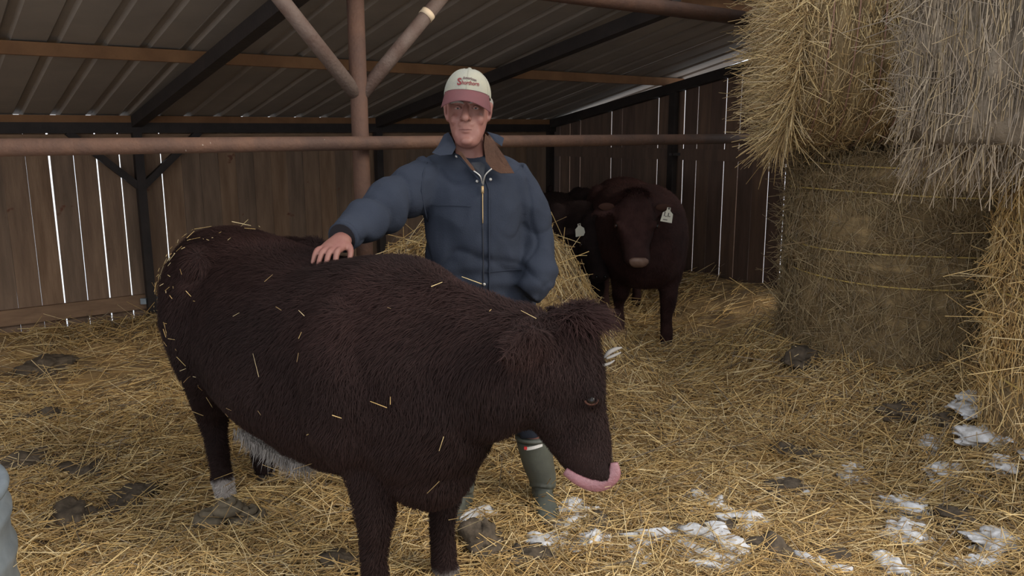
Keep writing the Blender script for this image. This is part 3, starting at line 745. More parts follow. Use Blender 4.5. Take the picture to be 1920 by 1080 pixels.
# belly hair, tongue, white forelock wisps, straw on the back
P, d, Lh, F, Sd, q = hf1
nb = 2600
bx_ = rng.uniform(-.24, .24, nb); by_ = rng.uniform(-.20, .05, nb)
root = np.stack([bx_, by_, .452-.03*(1-np.abs(by_)/.3)-.012*np.cos(bx_*6)+.05*np.clip(-bx_-.2, 0, 1)], -1)
hair_mesh('belly_hair', root, np.tile([[0, 0, -1.0]], (nb, 1)), unit([.5, -.35, -.3])[None]+rng.normal(0, .3, (nb, 3)), rng.uniform(.025, .055, nb), rng.uniform(.002, .0035, nb), np.array([[.24, .215, .195]])*rng.uniform(.6, 1.2, (nb, 1)), cow1, .5)
mouth = P+d*Lh*.955-F*.045; nose_tip = P+d*Lh*.93+F*.125
ty = -.02  # towards the viewer side
Sv = Sd*(-1 if (Sd @ dir1(0, -1, 0)) < 0 else 1)
tp = [p_-d*.010 for p_ in [P+d*Lh*.92-F*.045+Sv*.050, P+d*Lh*.965-F*.010+Sv*.062, P+d*Lh*1.00+F*.030+Sv*.062, P+d*Lh*.995+F*.065+Sv*.058, P+d*Lh*.945+F*.094+Sv*.055, P+d*Lh*.870+F*.096+Sv*.052]]
V, Fc = tube_vf(tp, [.012, .016, .019, .021, .020, .011], 14, sub=5, flat=.55, upv=Sv); tg = link('tongue', pmesh('tongue', V, Fc), M_TONGUE, cow1, smooth=True); tg['label'] = 'pink tongue curled up to the nose'
M_WISP = mat('white_lock', (.42, .39, .36), .8, k=0.55)
LK = lambda a, b, c=.0: P+d*a+F*(b-.012)+Sv*c
for k, (pp_, rr) in enumerate((([LK(.110, .062, .045), LK(.121, .078, .045), LK(.119, .098, .04), LK(.112, .115, .03)], [.003, .0045, .004, .002]), ([LK(.104, .085, .03), LK(.090, .098, .03), LK(.082, .118, .02), LK(.080, .138, .01)], [.003, .0065, .006, .002]), ([LK(.106, .092, .03), LK(.101, .112, .02), LK(.094, .135, .01)], [.003, .005, .002]))):
    V, Fc = tube_vf(pp_, rr, 8, sub=5); o = link('white_lock', pmesh('white_lock', V, Fc), M_WISP, cow1, smooth=True)
bodyme = [c for c in cow1.children if c.name.startswith('body')][0].data
nsb = 190
Pp, Np = tri_sample(bodyme, nsb, lambda c, nn: (np.exp(-((c[:, 0]+.60)/.22)**2)*(c[:, 2] > .55)+.03)*((nn[:, 1] < -.25)*1.0 + (nn[:, 2] > .7)*.12)*(c[:, 2] > .15))
Dd = rng.normal(0, 1, (nsb, 3)); Dd -= Np*(Dd*Np).sum(1, keepdims=True)*.85
st = straw_obj('straw_bits', Pp+Np*.024, Dd, rng.gamma(3, .010, nsb).clip(.008, .09), rng.uniform(.0016, .0034, nsb), pick(PAL_GOLD*.9, nsb), cow1); st['kind'] = 'stuff'

# bull facing the camera, farther back
TORSO2 = [(x*.95, zt*1.0+.01, zb*1.0, w*1.08) for x, zt, zb, w in TORSO]
P2 = np.array([.90, -.145, 1.125]); M2 = np.array([1.07, -.155, .665])
neck2 = [(.36, 0, .88, .29, .27), (.55, -.02, .92, .26, .25), (.70, -.07, .96, .215, .205), (.82, -.12, .99, .165, .16), (.88, -.145, 1.02, .12, .12)]
def ears_for(P, M, F0, back=.03, down=.04, ln=.19):
    P, d, Lh, F, S = head_frame(P, M, F0); out = []
    for sg in (-1, 1):
        b = P+d*Lh*.13+S*sg*.10-F*.03; out.append((b, b+S*sg*ln-F*back+d*down, F*.8-d*.4, .052))
    return out
def white2(Q):
    return .0*Q[:, 0]
cow2, hf2 = cow('bull', (.95, 6.32, 0), -PI/2+.02, TORSO2, neck2, (P2, M2, (1, 0, .2)), [(.20, -.13), (.57, .165), (-.56, -.14), (-.56, .14)], ears_for(P2, M2, (1, 0, .2)), (.046, .021, .018), 45000, voxel=.018, hair_len=.024, white=white2, sxs=(-.28, 0, 0, 0), fat=1.08, tuft=900)
tag(cow2, 'dark red bull facing the viewer behind the straw heap, tag in its ear', 'bull')
P, d, Lh, F, Sd, q = hf2
V, Fc = loft_vf([(P+d*Lh*.89+F*.098, Sd*.045, F*.012), (P+d*Lh*.915+F*.099, Sd*.062, F*.022), (P+d*Lh*.95+F*.094, Sd*.064, F*.022), (P+d*Lh*.985+F*.078, Sd*.050, F*.020), (P+d*Lh*1.0+F*.065, Sd*.03, F*.014)], 18); pad = link('nose_pad', pmesh('nose_pad', V, Fc), M_NOSE, cow2, smooth=True)
for sg in (-1, 1):
    ec = P+d*Lh*.135+Sd*sg*.19-F*.018; V, Fc = ell_vf(ec, (.012, .055, .026)); link('ear_lining', pmesh('ear_lining', V, Fc), mat('ear_lining', (.045, .018, .011), .9), cow2, smooth=True)
side = 1 if Sd[1] > 0 else -1
ear_tag(cow2, Vector(P+d*Lh*.17+Sd*side*.215+F*.045), PI/2, .18, 1.15)
# third animal, head down behind the heap
P3 = np.array([.90, .0, .97]); M3_ = np.array([1.10, .0, .52])
neck3 = [(.40, 0, .80, .26, .23), (.62, 0, .83, .22, .2), (.78, 0, .85, .17, .16), (.87, 0, .88, .12, .12)]
cow3, hf3 = cow('heifer', (.47, 6.95, -.06), -PI/2+.15, [(x*.9, zt*.92, zb*.92, w*.92) for x, zt, zb, w in TORSO], neck3, (P3, M3_, (1, 0, .3)), [(.54, -.13), (.52, .14), (-.52, -.12), (-.54, .12)], ears_for(P3, M3_, (1, 0, .3)), (.022, .013, .012), 22000, voxel=.02, hair_len=.024, tuft=0)
tag(cow3, 'nearly black heifer half hidden behind the straw heap beside the man', 'heifer')
P, d, Lh, F, Sd, q = hf3
side = 1 if Sd[1] > 0 else -1
ear_tag(cow3, Vector(P+d*Lh*.12-Sd*side*.125+F*.075), PI/2, -.15, 1.1, ink=False)

# ------------------------------------------------------------------ the man
MO = np.array([-.04, 3.14, 0.0])
person = empty('person', tuple(MO))
def mp_(parts): return [(np.asarray(v)-MO, f) for v, f in parts]
M_SKIN = mat('skin', (.42, .20, .155), .55, var=(.36, .145, .115), scale=16, bump=.12, bscale=90, spec=.35, k=0.52)
M_DENIM = mat('blue_coverall_cloth', (.043, .051, .074), .9, var=(.035, .042, .061), scale=6, bump=.18, bscale=220, spec=.15, k=0.60)
M_CORD = mat('brown_corduroy', (.10, .052, .034), .9, var=(.075, .04, .027), scale=20, bump=.5, bscale=150, spec=.1, k=0.70)
M_TEE = mat('dark_shirt', (.035, .037, .045), .9, k=0.70)
M_ZIP = mat('zip_metal', (.42, .40, .37), .4, metal=.6); M_BRASS = mat('brass', (.40, .27, .13), .45, metal=.5)
M_RUBBER = mat('green_rubber_boot', (.085, .090, .072), .5, var=(.06, .062, .052), scale=9, bump=.1, spec=.4, k=1.00)
M_SOLE = mat('boot_sole', (.10, .10, .095), .7)
M_CAPW = mat('cream_cap_cloth', (.50, .47, .36), .9, var=(.40, .395, .34), scale=9, bump=.15, bscale=200, spec=.1, k=0.62)
M_BRIM = mat('faded_red_brim', (.27, .105, .11), .9, var=(.23, .10, .105), scale=9, bump=.12, bscale=200, spec=.1, k=0.50)
M_LETTER = mat('maroon_lettering', (.20, .03, .035), .8, k=0.80); M_LETTER2 = mat('dark_lettering', (.09, .05, .05), .8)
M_GREYHAIR = mat('grey_hair', (.30, .27, .24), .8, k=0.70)
hx, hy = -.163, 3.12
body = []
HS = [(1.492, 3.040, 3.075, .018), (1.503, 3.020, 3.10, .038), (1.520, 3.014, 3.125, .050), (1.545, 3.016, 3.15, .0605), (1.570, 3.018, 3.19, .0675), (1.600, 3.022, 3.215, .0720), (1.632, 3.031, 3.225, .073), (1.66, 3.026, 3.228, .075), (1.70, 3.03, 3.222, .074), (1.735, 3.055, 3.20, .06), (1.757, 3.09, 3.165, .03)]
HSs = spline(np.array(HS), 3)
body.append(loft_vf([((hx, (f+b)/2, z), (w, 0, 0), (0, (b-f)/2, 0)) for z, f, b, w in HSs], 26, power=2.25))
body.append(tube_vf([(hx-.002, 3.032, 1.652), (hx-.003, 3.016, 1.628), (hx-.004, 2.996, 1.603), (hx-.004, 2.998, 1.596)], [.008, .0115, .0150, .0135], 12, sub=3))      # nose
for sg in (-1, 1):
    body.append(ell_vf((hx+sg*.0145-.004, 3.011, 1.598), (.0085, .011, .008)))                     # nostril wing
    body.append(ell_vf((hx+sg*.033, 3.026, 1.656), (.026, .012, .0085)))                         # brow
    body.append(ell_vf((hx+sg*.038, 3.047, 1.594), (.026, .020, .024)))                          # cheekbone
    body.append(ell_vf((hx+sg*.036, 3.046, 1.545), (.016, .020, .028)))                           # jowl
    R = np.array(Matrix.Rotation(sg*.45, 3, 'Z'))
    body.append(ell_vf((hx+sg*.080, 3.125, 1.630), (.008, .021, .034), R)); body.append(ell_vf((hx+sg*.085, 3.135, 1.646), (.008, .016, .016), R)); body.append(ell_vf((hx+sg*.077, 3.115, 1.600), (.007, .010, .012), R))
body.append(tube_vf([(hx-.030, 3.026, 1.5600), (hx-.014, 3.0175, 1.5640), (hx-.003, 3.0160, 1.5645), (hx+.008, 3.0175, 1.5640), (hx+.024, 3.026, 1.5600)], [.003, .0052, .0058, .0052, .003], 10, sub=4))
body.append(tube_vf([(hx-.027, 3.026, 1.5560), (hx-.013, 3.0185, 1.5535), (hx-.003, 3.0170, 1.5530), (hx+.007, 3.0185, 1.5535), (hx+.021, 3.026, 1.5560)], [.003, .0062, .0068, .0062, .003], 10, sub=4))
body.append(ell_vf((hx-.003, 3.024, 1.578), (.030, .012, .014)))                                   # upper lip
body.append(ell_vf((hx-.002, 3.020, 1.518), (.024, .016, .016)))                                   # chin
body.append(tube_vf([(hx, 3.125, 1.585), (hx+.002, 3.13, 1.52), (hx+.004, 3.14, 1.45), (hx, 3.14, 1.38)], [.056, .055, .062, .08], 18, sub=3))
# trunk and legs under the clothes
body.append(loft_vf([((-.16, 3.14, 1.45), (.07, 0, 0), (0, .06, 0)), ((-.16, 3.14, 1.41), (.165, 0, 0), (0, .075, 0)), ((-.16, 3.135, 1.30), (.165, 0, 0), (0, .10, 0)), ((-.145, 3.13, 1.1), (.155, 0, 0), (0, .105, 0)), ((-.125, 3.14, .92), (.155, 0, 0), (0, .10, 0)), ((-.11, 3.14, .82), (.13, 0, 0), (0, .085, 0))], 22))
LEGS = [[(-.185, 3.14, .88), (-.205, 3.125, .50), (-.215, 3.13, .09)], [(-.02, 3.14, .88), (.055, 3.14, .50), (.125, 3.185, .09)]]
for lg in LEGS: body.append(tube_vf(lg, [.082, .055, .036], 14, sub=3))
body += [tube_vf([(l[2][0], l[2][1], .05), (l[2][0]+dx, l[2][1]-.10, .04)], [.030, .020], 10) for l, dx in zip(LEGS, (-.03, .02))]
# arms: his right hand rests on the cow, his left hand is in the pocket
WR = np.array([-.582, 2.762, 1.190]); KN = np.array([-.606, 2.690, 1.166])
body.append(tube_vf([(-.33, 3.12, 1.405), (-.49, 2.985, 1.26), WR], [.055, .043, .028], 14, sub=4))
body.append(tube_vf([(-.02, 3.13, 1.385), (.090, 3.165, 1.17), (.070, 3.08, .995), (.00, 3.10, .95)], [.050, .043, .030, .030], 14, sub=3))
pd = unit(KN-WR); ps = unit(np.cross(pd, [0, 0, 1])); pn = np.cross(ps, pd)        # palm direction, side, normal
if ps[0] < 0: ps = -ps
if pn[2] < 0: pn = -pn
body.append(loft_vf([(WR-pd*.02, ps*.034, pn*.027), (WR+pd*.015, ps*.041, pn*.025), (WR+pd*.045, ps*.047, pn*.022), (WR+pd*.075, ps*.048, pn*.018), (WR+pd*.090, ps*.042, pn*.012)], 18))
FING = []
for off, ln, sp in ((-.036, .062, -.14), (-.0125, .076, -.05), (.0115, .080, .03), (.0355, .070, .12)):
    b0 = WR+pd*.075+ps*off
    dd = unit(pd+ps*sp)
    FING.append([b0, b0+dd*ln*.42+pn*.004, b0+dd*ln*.78-pn*.014, b0+dd*ln*1.0-pn*.030])
for fg in FING: body.append(tube_vf(fg, [.0112, .0110, .0096, .0074], 10, sub=3))
th = [WR+pd*.018+ps*.026-pn*.004, WR+pd*.045+ps*.052-pn*.012, WR+pd*.072+ps*.064-pn*.024, WR+pd*.090+ps*.066-pn*.034]
body.append(tube_vf(th, [.014, .0125, .0105, .008], 10, sub=3))
me = fuse(mp_(body), .0040, 5, 'body')
link('body', me, M_SKIN, person)
M_MOUTH = mat('mouth_line', (.10, .035, .03), .7)
V, F = tube_vf([np.array(p)-MO for p in ((hx-.030, 3.0235, 1.5585), (hx-.014, 3.0135, 1.5592), (hx-.003, 3.0115, 1.5588), (hx+.008, 3.0135, 1.5592), (hx+.024, 3.0235, 1.5585))], [.0008, .0016, .0018, .0016, .0008], 6, sub=4); link('mouth', pmesh('mouth', V, F), M_MOUTH, person, smooth=True)
# eyes, brows
M_SCLERA = mat('eye_white', (.28, .20, .17), .6); M_IRIS = mat('iris', (.03, .03, .035), .6, spec=.05)
for sg in (-1, 1):
    c = np.array([hx+sg*.033, 3.0345, 1.6365])-MO
    V, F = ell_vf(c, (.0125, .0075, .0052)); ey = link('eye', pmesh('eye', V, F), M_SCLERA, person, smooth=True)
    V, F = ell_vf(c+np.array([0, -.0058, .0006]), (.0046, .0028, .0042)); link('iris', pmesh('iris', V, F), M_IRIS, ey, smooth=True)
    V, F = tube_vf([c+np.array([sg*-.0135, -.002, -.001]), c+np.array([0, -.0085, .0052]), c+np.array([sg*.0145, -.001, -.0012])], [.0022, .0033, .0022], 8, sub=4); link('eyelid', pmesh('eyelid', V, F), M_SKIN, ey, smooth=True)
    V, F = tube_vf([np.array([hx+sg*.012, 3.018, 1.654])-MO, np.array([hx+sg*.034, 3.0125, 1.660])-MO, np.array([hx+sg*.058, 3.024, 1.654])-MO], [.003, .0045, .0028], 8, sub=4); link('eyebrow', pmesh('eyebrow', V, F), M_GREYHAIR, person, smooth=True)
# grey hair at the back and over the ears
hp_ = [loft_vf([((hx, 3.165, 1.585), (.050, 0, 0), (0, .060, 0)), ((hx, 3.155, 1.62), (.0765, 0, 0), (0, .078, 0)), ((hx, 3.152, 1.66), (.0805, 0, 0), (0, .082, 0)), ((hx, 3.15, 1.70), (.078, 0, 0), (0, .08, 0))], 26)]
for sg in (-1, 1): hp_.append(ell_vf((hx+sg*.082, 3.165, 1.650), (.012, .030, .030)))
me = fuse(mp_(hp_), .006, 3, 'hair'); V = coords(me); setco(me, V+normals(me)*(.0035*fbm(V*np.array([90, 90, 30]), 2, 2))[:, None]); link('hair', me, M_GREYHAIR, person)
# cap
cap = empty('cap'); cap.parent = person
CAPM = Matrix.Translation((hx-MO[0], 3.115-MO[1], 1.695)) @ Matrix.Rotation(math.radians(5), 4, 'Y') @ Matrix.Rotation(math.radians(-4), 4, 'X')
cap.matrix_local = CAPM
def crown(a, k):          # a: angle, 0 = front ; k 0 rim .. 1 top
    rx, ry = .0885, .106
    fr = math.cos(a)
    z0 = -.020+.014*max(fr, 0)
    zt = .087
    e_ = (1-k**2.3)**.5 if k < 1 else 0
    x = math.sin(a)*rx*e_; y = -math.cos(a)*ry*e_*(1.0 if fr < 0 else .97)
    z = z0+(zt-z0)*k + .004*max(fr, 0)*math.sin(k*PI)
    return np.array([x, y, z])
V = []; F = []; na, nk = 48, 16
for thick in (0, 1):
    for j in range(nk):
        k = j/(nk-1)*.995
        for i in range(na):
            p = crown(2*PI*i/na, k); V.append(p*(1-.03*thick) if thick else p)
for j in range(nk-1):
    for i in range(na):
        k = (i+1) % na; F.append((j*na+i, j*na+k, (j+1)*na+k, (j+1)*na+i)); b = nk*na; F.append((b+j*na+i, b+(j+1)*na+i, b+(j+1)*na+k, b+j*na+k))
for i in range(na):
    k = (i+1) % na; F.append((i, nk*na+i, nk*na+k, k))
F.append(tuple(range((nk-1)*na, nk*na)))
link('crown', pmesh('crown', V, F), M_CAPW, cap, smooth=True)
for q_ in range(6):
    a = q_*PI/3
    V, F = tube_vf([crown(a, k)*1.004 for k in np.linspace(0, .98, 14)], .0012, 5); link('seam', pmesh('seam', V, F), M_CAPW, cap)
V, F = ell_vf((0, 0, .088), (.008, .008, .004)); link('button', pmesh('button', V, F), M_CAPW, cap, smooth=True)
V = []; nb_, nr = 29, 9
for lay in (0, 1):
    for i in range(nb_):
        a = -1.18+2.36*i/(nb_-1)
        p0 = crown(a, .0)*np.array([1.005, 1.005, 1]); c_ = max(math.cos(a), 0)
        for j in range(nr):
            u = j/(nr-1); ext = .070*((c_-.36)/.64)**.42 if c_ > .36 else .0
            p = p0+np.array([math.sin(a)*.010*u, -ext*u, 0])
            p[2] = p0[2]+.006 - .046*u*(.55+.45*u)*c_**.4 - .034*(math.sin(a)**2)*u**.6 - .0028*lay
            V.append(p)
F = []; g = nb_*nr
for i in range(nb_-1):
    for j in range(nr-1):
        a0 = i*nr+j; F.append((a0, a0+1, a0+nr+1, a0+nr)); F.append((g+a0, g+a0+nr, g+a0+nr+1, g+a0+1))
for i in range(nb_-1):
    a0 = i*nr+nr-1; F.append((a0, g+a0, g+a0+nr, a0+nr)); a0 = i*nr; F.append((a0, a0+nr, g+a0+nr, g+a0))
link('brim', pmesh('brim', V, F), M_BRIM, cap, smooth=True)
def lettering(txt, size, x0, z0, m, bold=.0, squeeze=1.0, rise=None):
    cu = bpy.data.curves.new('txt', 'FONT'); cu.body = txt; cu.size = size; cu.offset = bold; cu.resolution_u = 3
    o = bpy.data.objects.new('txt', cu); COL.objects.link(o)
    dg = bpy.context.evaluated_depsgraph_get(); dg.update()
    me = bpy.data.meshes.new_from_object(o.evaluated_get(dg)); bpy.data.objects.remove(o)
    V = coords(me)
    for i, v in enumerate(V):
        x = x0+v[0]*squeeze; z = z0+v[1]+(rise(x) if rise else 0)
        lo, hi = .0, .97
        for _ in range(24):
            k = (lo+hi)/2; a = math.asin(max(-1, min(1, x/(.0885*(1-k**2.3)**.5))))
            if crown(a, k)[2] < z: lo = k
            else: hi = k
        p = crown(a, k); V[i] = (x, p[1]-.0022, z+.0006)
    setco(me, V); me.name = 'cap_lettering'
    return link('cap_lettering', me, m, cap)
lettering('S', .036, -.0365, .0140, M_LETTER, .0010)
lettering('horthorn', .0215, -.0195, .0165, M_LETTER, .0004, .80)
lettering('American', .0135, -.0165, .0360, M_LETTER2, .0004, .95, rise=lambda x: .004*math.cos(x*60)-.003)
# coverall
cl = []
TS = [(1.470, -.163, 3.165, .085, .050), (1.460, -.163, 3.16, .135, .070), (1.440, -.163, 3.15, .178, .088), (1.41, -.162, 3.145, .198, .107), (1.35, -.158, 3.135, .198, .130), (1.25, -.150, 3.13, .194, .140), (1.12, -.145, 3.13, .193, .142), (1.02, -.140, 3.13, .193, .142), (.93, -.128, 3.135, .194, .140), (.85, -.115, 3.14, .190, .132), (.78, -.105, 3.14, .165, .115)]
TSs = spline(np.array(TS), 3)
cl.append(loft_vf([((x, y, z), (w, 0, 0), (0, dd, 0)) for z, x, y, w, dd in TSs], 30, power=2.35))
SL = [(-.305, 3.13, 1.385), (-.39, 3.055, 1.325), (-.475, 2.985, 1.270), (-.535, 2.885, 1.232), (-.568, 2.80, 1.205), (-.578, 2.772, 1.198)]
cl.append(tube_vf(SL, [.092, .094, .094, .080, .062, .054], 20, sub=4))
cl.append(tube_vf([(-.015, 3.14, 1.39), (.045, 3.15, 1.30), (.090, 3.16, 1.18), (.100, 3.11, 1.07), (.085, 3.045, .985), (.055, 3.03, .94)], [.080, .080, .078, .074, .070, .060], 18, sub=4))
for l in LEGS: cl.append(tube_vf([np.array(l[0])+[0, 0, .02], (np.array(l[0])+l[1])/2, l[1], (np.array(l[1])*.62+np.array(l[2])*.38)], [.112, .102, .088, .070], 18, sub=3))
me = fuse(mp_(cl), .0085, 4, 'coverall')
V = coords(me); Nn = normals(me); Wv = V+MO
fold = .010*fbm(Wv*np.array([7, 7, 4]), 2, 12) + .0055*(1-2*np.abs(fbm(Wv*np.array([11, 11, 6]), 2, 14)))
arm = np.exp(-(np.linalg.norm(Wv-np.array([-.47, 2.98, 1.27]), axis=1)/.13)**2)
ad = unit([-.55, -.75, -.35]); ph = (Wv @ ad)*48+2.2*fbm(Wv*6, 2, 1)+(Wv[:, 2]-1.27)*14; fold += arm*(.010*np.sin(ph)-.026*(1-np.abs(np.sin(ph*.5+.6)))**3) 
arm2 = np.exp(-(np.linalg.norm(Wv-np.array([.09, 3.13, 1.06]), axis=1)/.14)**2)
ph = (Wv @ unit([.5, -.2, 1]))*46+3*fbm(Wv*5, 2, 2); fold += arm2*(.008*np.sin(ph)-.022*(1-np.abs(np.sin(ph*.5)))**3)
fold -= .012*(1-np.abs(fbm(Wv*np.array([5, 5, 3.2])+5, 2, 19)).clip(0, 1))**9
waist = np.exp(-((Wv[:, 2]-.98)/.07)**2); fold += waist*.005*np.sin(Wv[:, 2]*85+3*fbm(Wv*4, 2, 3))
setco(me, V+Nn*fold[:, None])
cov = link('coverall', me, M_DENIM, person)
bv = BVHTree.FromPolygons([tuple(v) for v in coords(me)], [tuple(p.vertices) for p in me.polygons])
def front(x, z, off=.003):
    h = bv.ray_cast(Vector((x-MO[0], -1.0, z)), Vector((0, 1, 0)))[0]
    y = h[1] if h is not None else 0.0
    return np.array([x-MO[0], y-off, z])
# cuff of the sleeve
cd = unit(np.array(SL[5])-SL[4]); 
V, F = tube_vf([np.array(SL[5])-cd*.012-MO, np.array(SL[5])+cd*.010-MO], [.0555, .055], 24); 
c_in, f_in = tube_vf([np.array(SL[5])+cd*.008-MO, np.array(SL[5])+cd*.0115-MO], [.050, .050], 20)
link('cuff', pmesh('cuff', V, F), M_DENIM, cov, smooth=True); link('cuff_shade_disc', pmesh('cuff_shade_disc', c_in, f_in), mat('cuff_shade', (.012, .010, .012), .95), cov)  # solid near-black disc stands in for the shade inside the sleeve
def sheet(name, poly, m, thick, parent, off0=.004, puff=None):
    """cloth flap: outline points (x, y_world or None, z) with thickness"""
    pts = [np.array([p[0]-MO[0], p[1]-MO[1], p[2]]) if p[1] is not None else front(p[0], p[2], off0) for p in poly]
    n = len(pts); c = sum(pts)/n
    ring = [c+(p-c)*f for f in (1.0, .5) for p in pts]
    nrm = np.array([0, -1.0, .15]); nrm /= np.linalg.norm(nrm)
    V = [p+nrm*(thick*(.4 if i < n else 1.0)) for i, p in enumerate(ring)]+[c+nrm*thick*1.1]+[p-nrm*thick*.5 for p in pts]
    F = [(i, (i+1) % n, n+(i+1) % n, n+i) for i in range(n)]+[(n+i, n+(i+1) % n, 2*n) for i in range(n)]+[(i, 2*n+1+i, 2*n+1+(i+1) % n, (i+1) % n) for i in range(n)]
    o = link(name, pmesh(name, V, F), m, parent, smooth=False)
    bm = bmesh.new(); bm.from_mesh(o.data); bmesh.ops.recalc_face_normals(bm, faces=bm.faces); bm.to_mesh(o.data); bm.free()
    md = o.modifiers.new('sub', 'SUBSURF'); md.levels = 1; md.render_levels = 2; md.subdivision_type = 'SIMPLE'
    return o
# stand-up collar band round the back of the neck
a = np.linspace(-2.25, 2.25, 25); Vc = []
for lay in (0, 1):
    for q_ in a:
        fr = math.cos(q_)              # 1 = back
        top = 1.548+.004*fr-.030*max(0, -fr)
        rx_, ry_ = .083-.006*lay, .072-.006*lay
        Vc.append((hx+math.sin(q_)*rx_*1.05-MO[0], 3.145+math.cos(q_)*ry_-MO[1], 1.452)); Vc.append((hx+math.sin(q_)*rx_-MO[0], 3.14+math.cos(q_)*ry_-MO[1], top))
n2 = len(a)*2; Fc = []
for i in range(len(a)-1):
    b = i*2; Fc.append((b, b+2, b+3, b+1)); Fc.append((n2+b, n2+b+1, n2+b+3, n2+b+2)); Fc.append((b+1, b+3, n2+b+3, n2+b+1))
link('collar_band', pmesh('collar_band', Vc, Fc), M_CORD, cov, smooth=True)
cA = sheet('collar_flap', [(-.236, 3.09, 1.550), (-.252, 3.085, 1.542), (-.272, 3.045, 1.500), (-.292, 3.015, 1.476), (-.262, 3.005, 1.466), (-.218, 3.010, 1.470), (-.205, 3.035, 1.496), (-.222, 3.07, 1.530)], M_DENIM, .007, cov)
cB = sheet('collar_flap', [(-.098, 3.065, 1.545), (-.060, 3.055, 1.508), (-.030, 3.015, 1.468), (.010, 2.995, 1.402), (-.040, 2.985, 1.402), (-.072, 2.985, 1.418), (-.094, 2.995, 1.445), (-.102, 3.03, 1.50)], M_CORD, .007, cov)
cB['label'] = 'brown corduroy collar flap folded open'
sheet('collar_back', [(-.092, 3.085, 1.552), (-.050, 3.095, 1.540), (-.028, 3.085, 1.528), (-.036, 3.06, 1.498), (-.062, 3.065, 1.516)], M_DENIM, .006, cov)
sheet('lapel', [(-.212, 3.022, 1.476), (-.190, 3.004, 1.462), (-.146, 2.985, 1.416), (-.112, 2.985, 1.378), (-.104, 2.985, 1.352), (-.128, 2.985, 1.385), (-.170, 2.995, 1.430)], M_DENIM, .006, cov)
sheet('shirt', [(-.150, 3.022, 1.440), (-.112, 3.022, 1.442), (-.096, 3.005, 1.43), (-.104, 2.990, 1.378), (-.112, 2.990, 1.378), (-.140, 3.005, 1.42)], M_TEE, .006, person)
sheet('lining_edge', [(-.205, 3.040, 1.487), (-.186, 3.030, 1.480), (-.140, 3.000, 1.425), (-.128, 2.988, 1.404), (-.146, 2.984, 1.416), (-.186, 3.008, 1.464)], M_CORD, .004, cov)
def strip(name, pts, r, m, parent, sub=4):
    V, F = tube_vf(pts, r, 6, sub=sub); return link(name, pmesh(name, V, F), m, parent, smooth=True)
strip('zip_tape', [np.array([-.138, 2.972, 1.412])-MO, np.array([-.114, 2.972, 1.392])-MO, front(-.1075, 1.358, .014)], .0028, M_ZIP, cov)
strip('zip_tape', [np.array([-.072, 2.968, 1.420])-MO, np.array([-.096, 2.970, 1.396])-MO, front(-.106, 1.358, .014)], .0028, M_ZIP, cov)
strip('zip_pull', [front(-.107, 1.356, .018), front(-.1065, 1.330, .014)], .0052, M_BRASS, cov, 2)
strip('zip_line', [front(-.107, z, .003) for z in np.linspace(1.335, 1.22, 6)], .0022, M_BRASS, cov, 1)
strip('zip_line', [front(-.107, z, .002) for z in np.linspace(1.22, .92, 12)], .0022, M_TEE, cov, 1)
strip('placket_edge', [front(-.105+.022*min(1, (1.40-z)/.06)-(.006*(1.34-z) if z < 1.34 else 0), z, .0035) for z in np.linspace(1.40, .90, 18)], .0030, M_DENIM, cov, 1)
for x_, z_ in ((-.206, 1.462), (-.127, 1.373), (-.078, 1.379), (-.104, .99)):
    c = front(x_, z_, .012 if z_ > 1.2 else .004); V, F = ell_vf(c, (.0058, .003, .0058)); link('snap', pmesh('snap', V, F), M_ZIP, cov, smooth=True)
strip('pocket_seam', [front(x_, 1.285-.01*abs(x_+.22)*4, .0035) for x_ in np.linspace(-.30, -.15, 8)], .0013, M_DENIM, cov, 1)
strip('waist_seam', [front(x_, 1.035, .0035) for x_ in np.linspace(-.10, .035, 8)], .0015, M_DENIM, cov, 1)
strip('shoulder_seam', [front(x_, z_, .002) for x_, z_ in ((-.315, 1.44), (-.325, 1.40), (-.33, 1.34), (-.325, 1.28), (-.318, 1.22))], .003, M_DENIM, cov, 2)
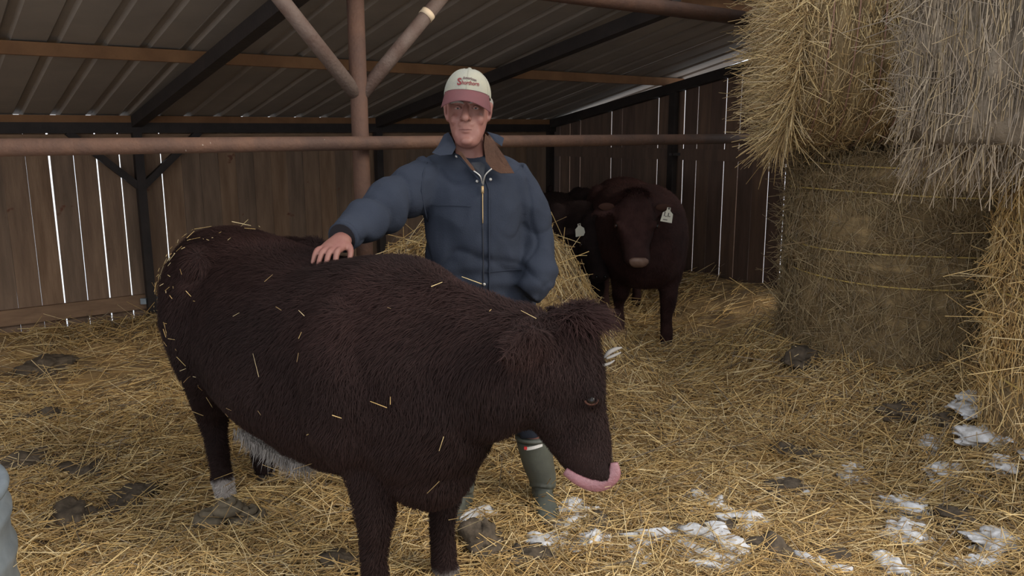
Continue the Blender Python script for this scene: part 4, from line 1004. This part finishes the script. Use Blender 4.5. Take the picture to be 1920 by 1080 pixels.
# rubber boots
def boot(leg, toe_dx, label, patch):
    k, an = np.array(leg[1]), np.array(leg[2])
    top = k*.56+an*.44; gzv = 0.0
    parts = [tube_vf([top, (top+an)/2, an+[0, 0, .04], an+[0, -.01, .0]], [.074, .066, .058, .056], 20, sub=3)]
    dirv = unit([toe_dx, -1, 0]); sd = np.array([-dirv[1], dirv[0], 0])
    sec = []
    for u, w_, h_ in ((-.075, .020, .045), (-.05, .040, .075), (0, .044, .095), (.06, .042, .075), (.12, .047, .058), (.165, .045, .045), (.195, .028, .030)):
        c = np.array([an[0], an[1], 0])+dirv*u; sec.append((c+[0, 0, h_*.5+.012], sd*w_, np.array([0, 0, h_*.5])))
    parts.append(loft_vf(sec, 18, power=2.6))
    b = link('rubber_boot', fuse(mp_(parts), .007, 3, 'rubber_boot'), M_RUBBER, person); b['label'] = label
    so = []
    for u, w_ in ((-.08, .022), (-.05, .042), (.06, .043), (.12, .050), (.17, .046), (.202, .022)):
        so.append((np.array([an[0], an[1], .008])+dirv*u-MO, sd*w_, np.array([0, 0, .016])))
    V, F = loft_vf(so, 12, power=3.5); link('sole', pmesh('sole', V, F), M_SOLE, b, smooth=True)
    V, F = tube_vf([top-MO+[0, 0, -.005], top-MO+[0, 0, .008]], .0765, 22); link('boot_rim', pmesh('boot_rim', V, F), M_RUBBER, b, smooth=True)
    if patch:
        c = top*.92+an*.08; Vp = []
        for sgn in (0, 1):
            for i in range(7):
                a_ = -.45+.9*i/6
                for z_ in (-.007, .007): Vp.append(c-MO+[math.sin(a_)*(.0705+.004*sgn), -math.cos(a_)*(.0705+.004*sgn), z_+.02*math.sin(a_)])
        Fp = []
        for i in range(6):
            q0 = i*2; Fp.append((14+q0, 14+q0+2, 14+q0+3, 14+q0+1)); Fp.append((q0+1, 14+q0+1, 14+q0+3, q0+3)); Fp.append((q0, q0+2, 14+q0+2, 14+q0))
        link('boot_label', pmesh('boot_label', Vp, Fp), mat('white_label', (.62, .60, .57), .6), b)
        V, F = box_vf(c-MO+[-.036, -.065, -.006], (.006, .004, .006)); link('label_end', pmesh('label_end', V, F), mat('red_label', (.45, .03, .03), .6), b)
boot(LEGS[0], -.35, 'olive green rubber boot, toe pointing outwards', False)
boot(LEGS[1], .12, 'olive green rubber boot with a white and red label', True)
tag(person, 'person in navy coverall and cream cap, one hand on the cow, other in pocket', 'person')
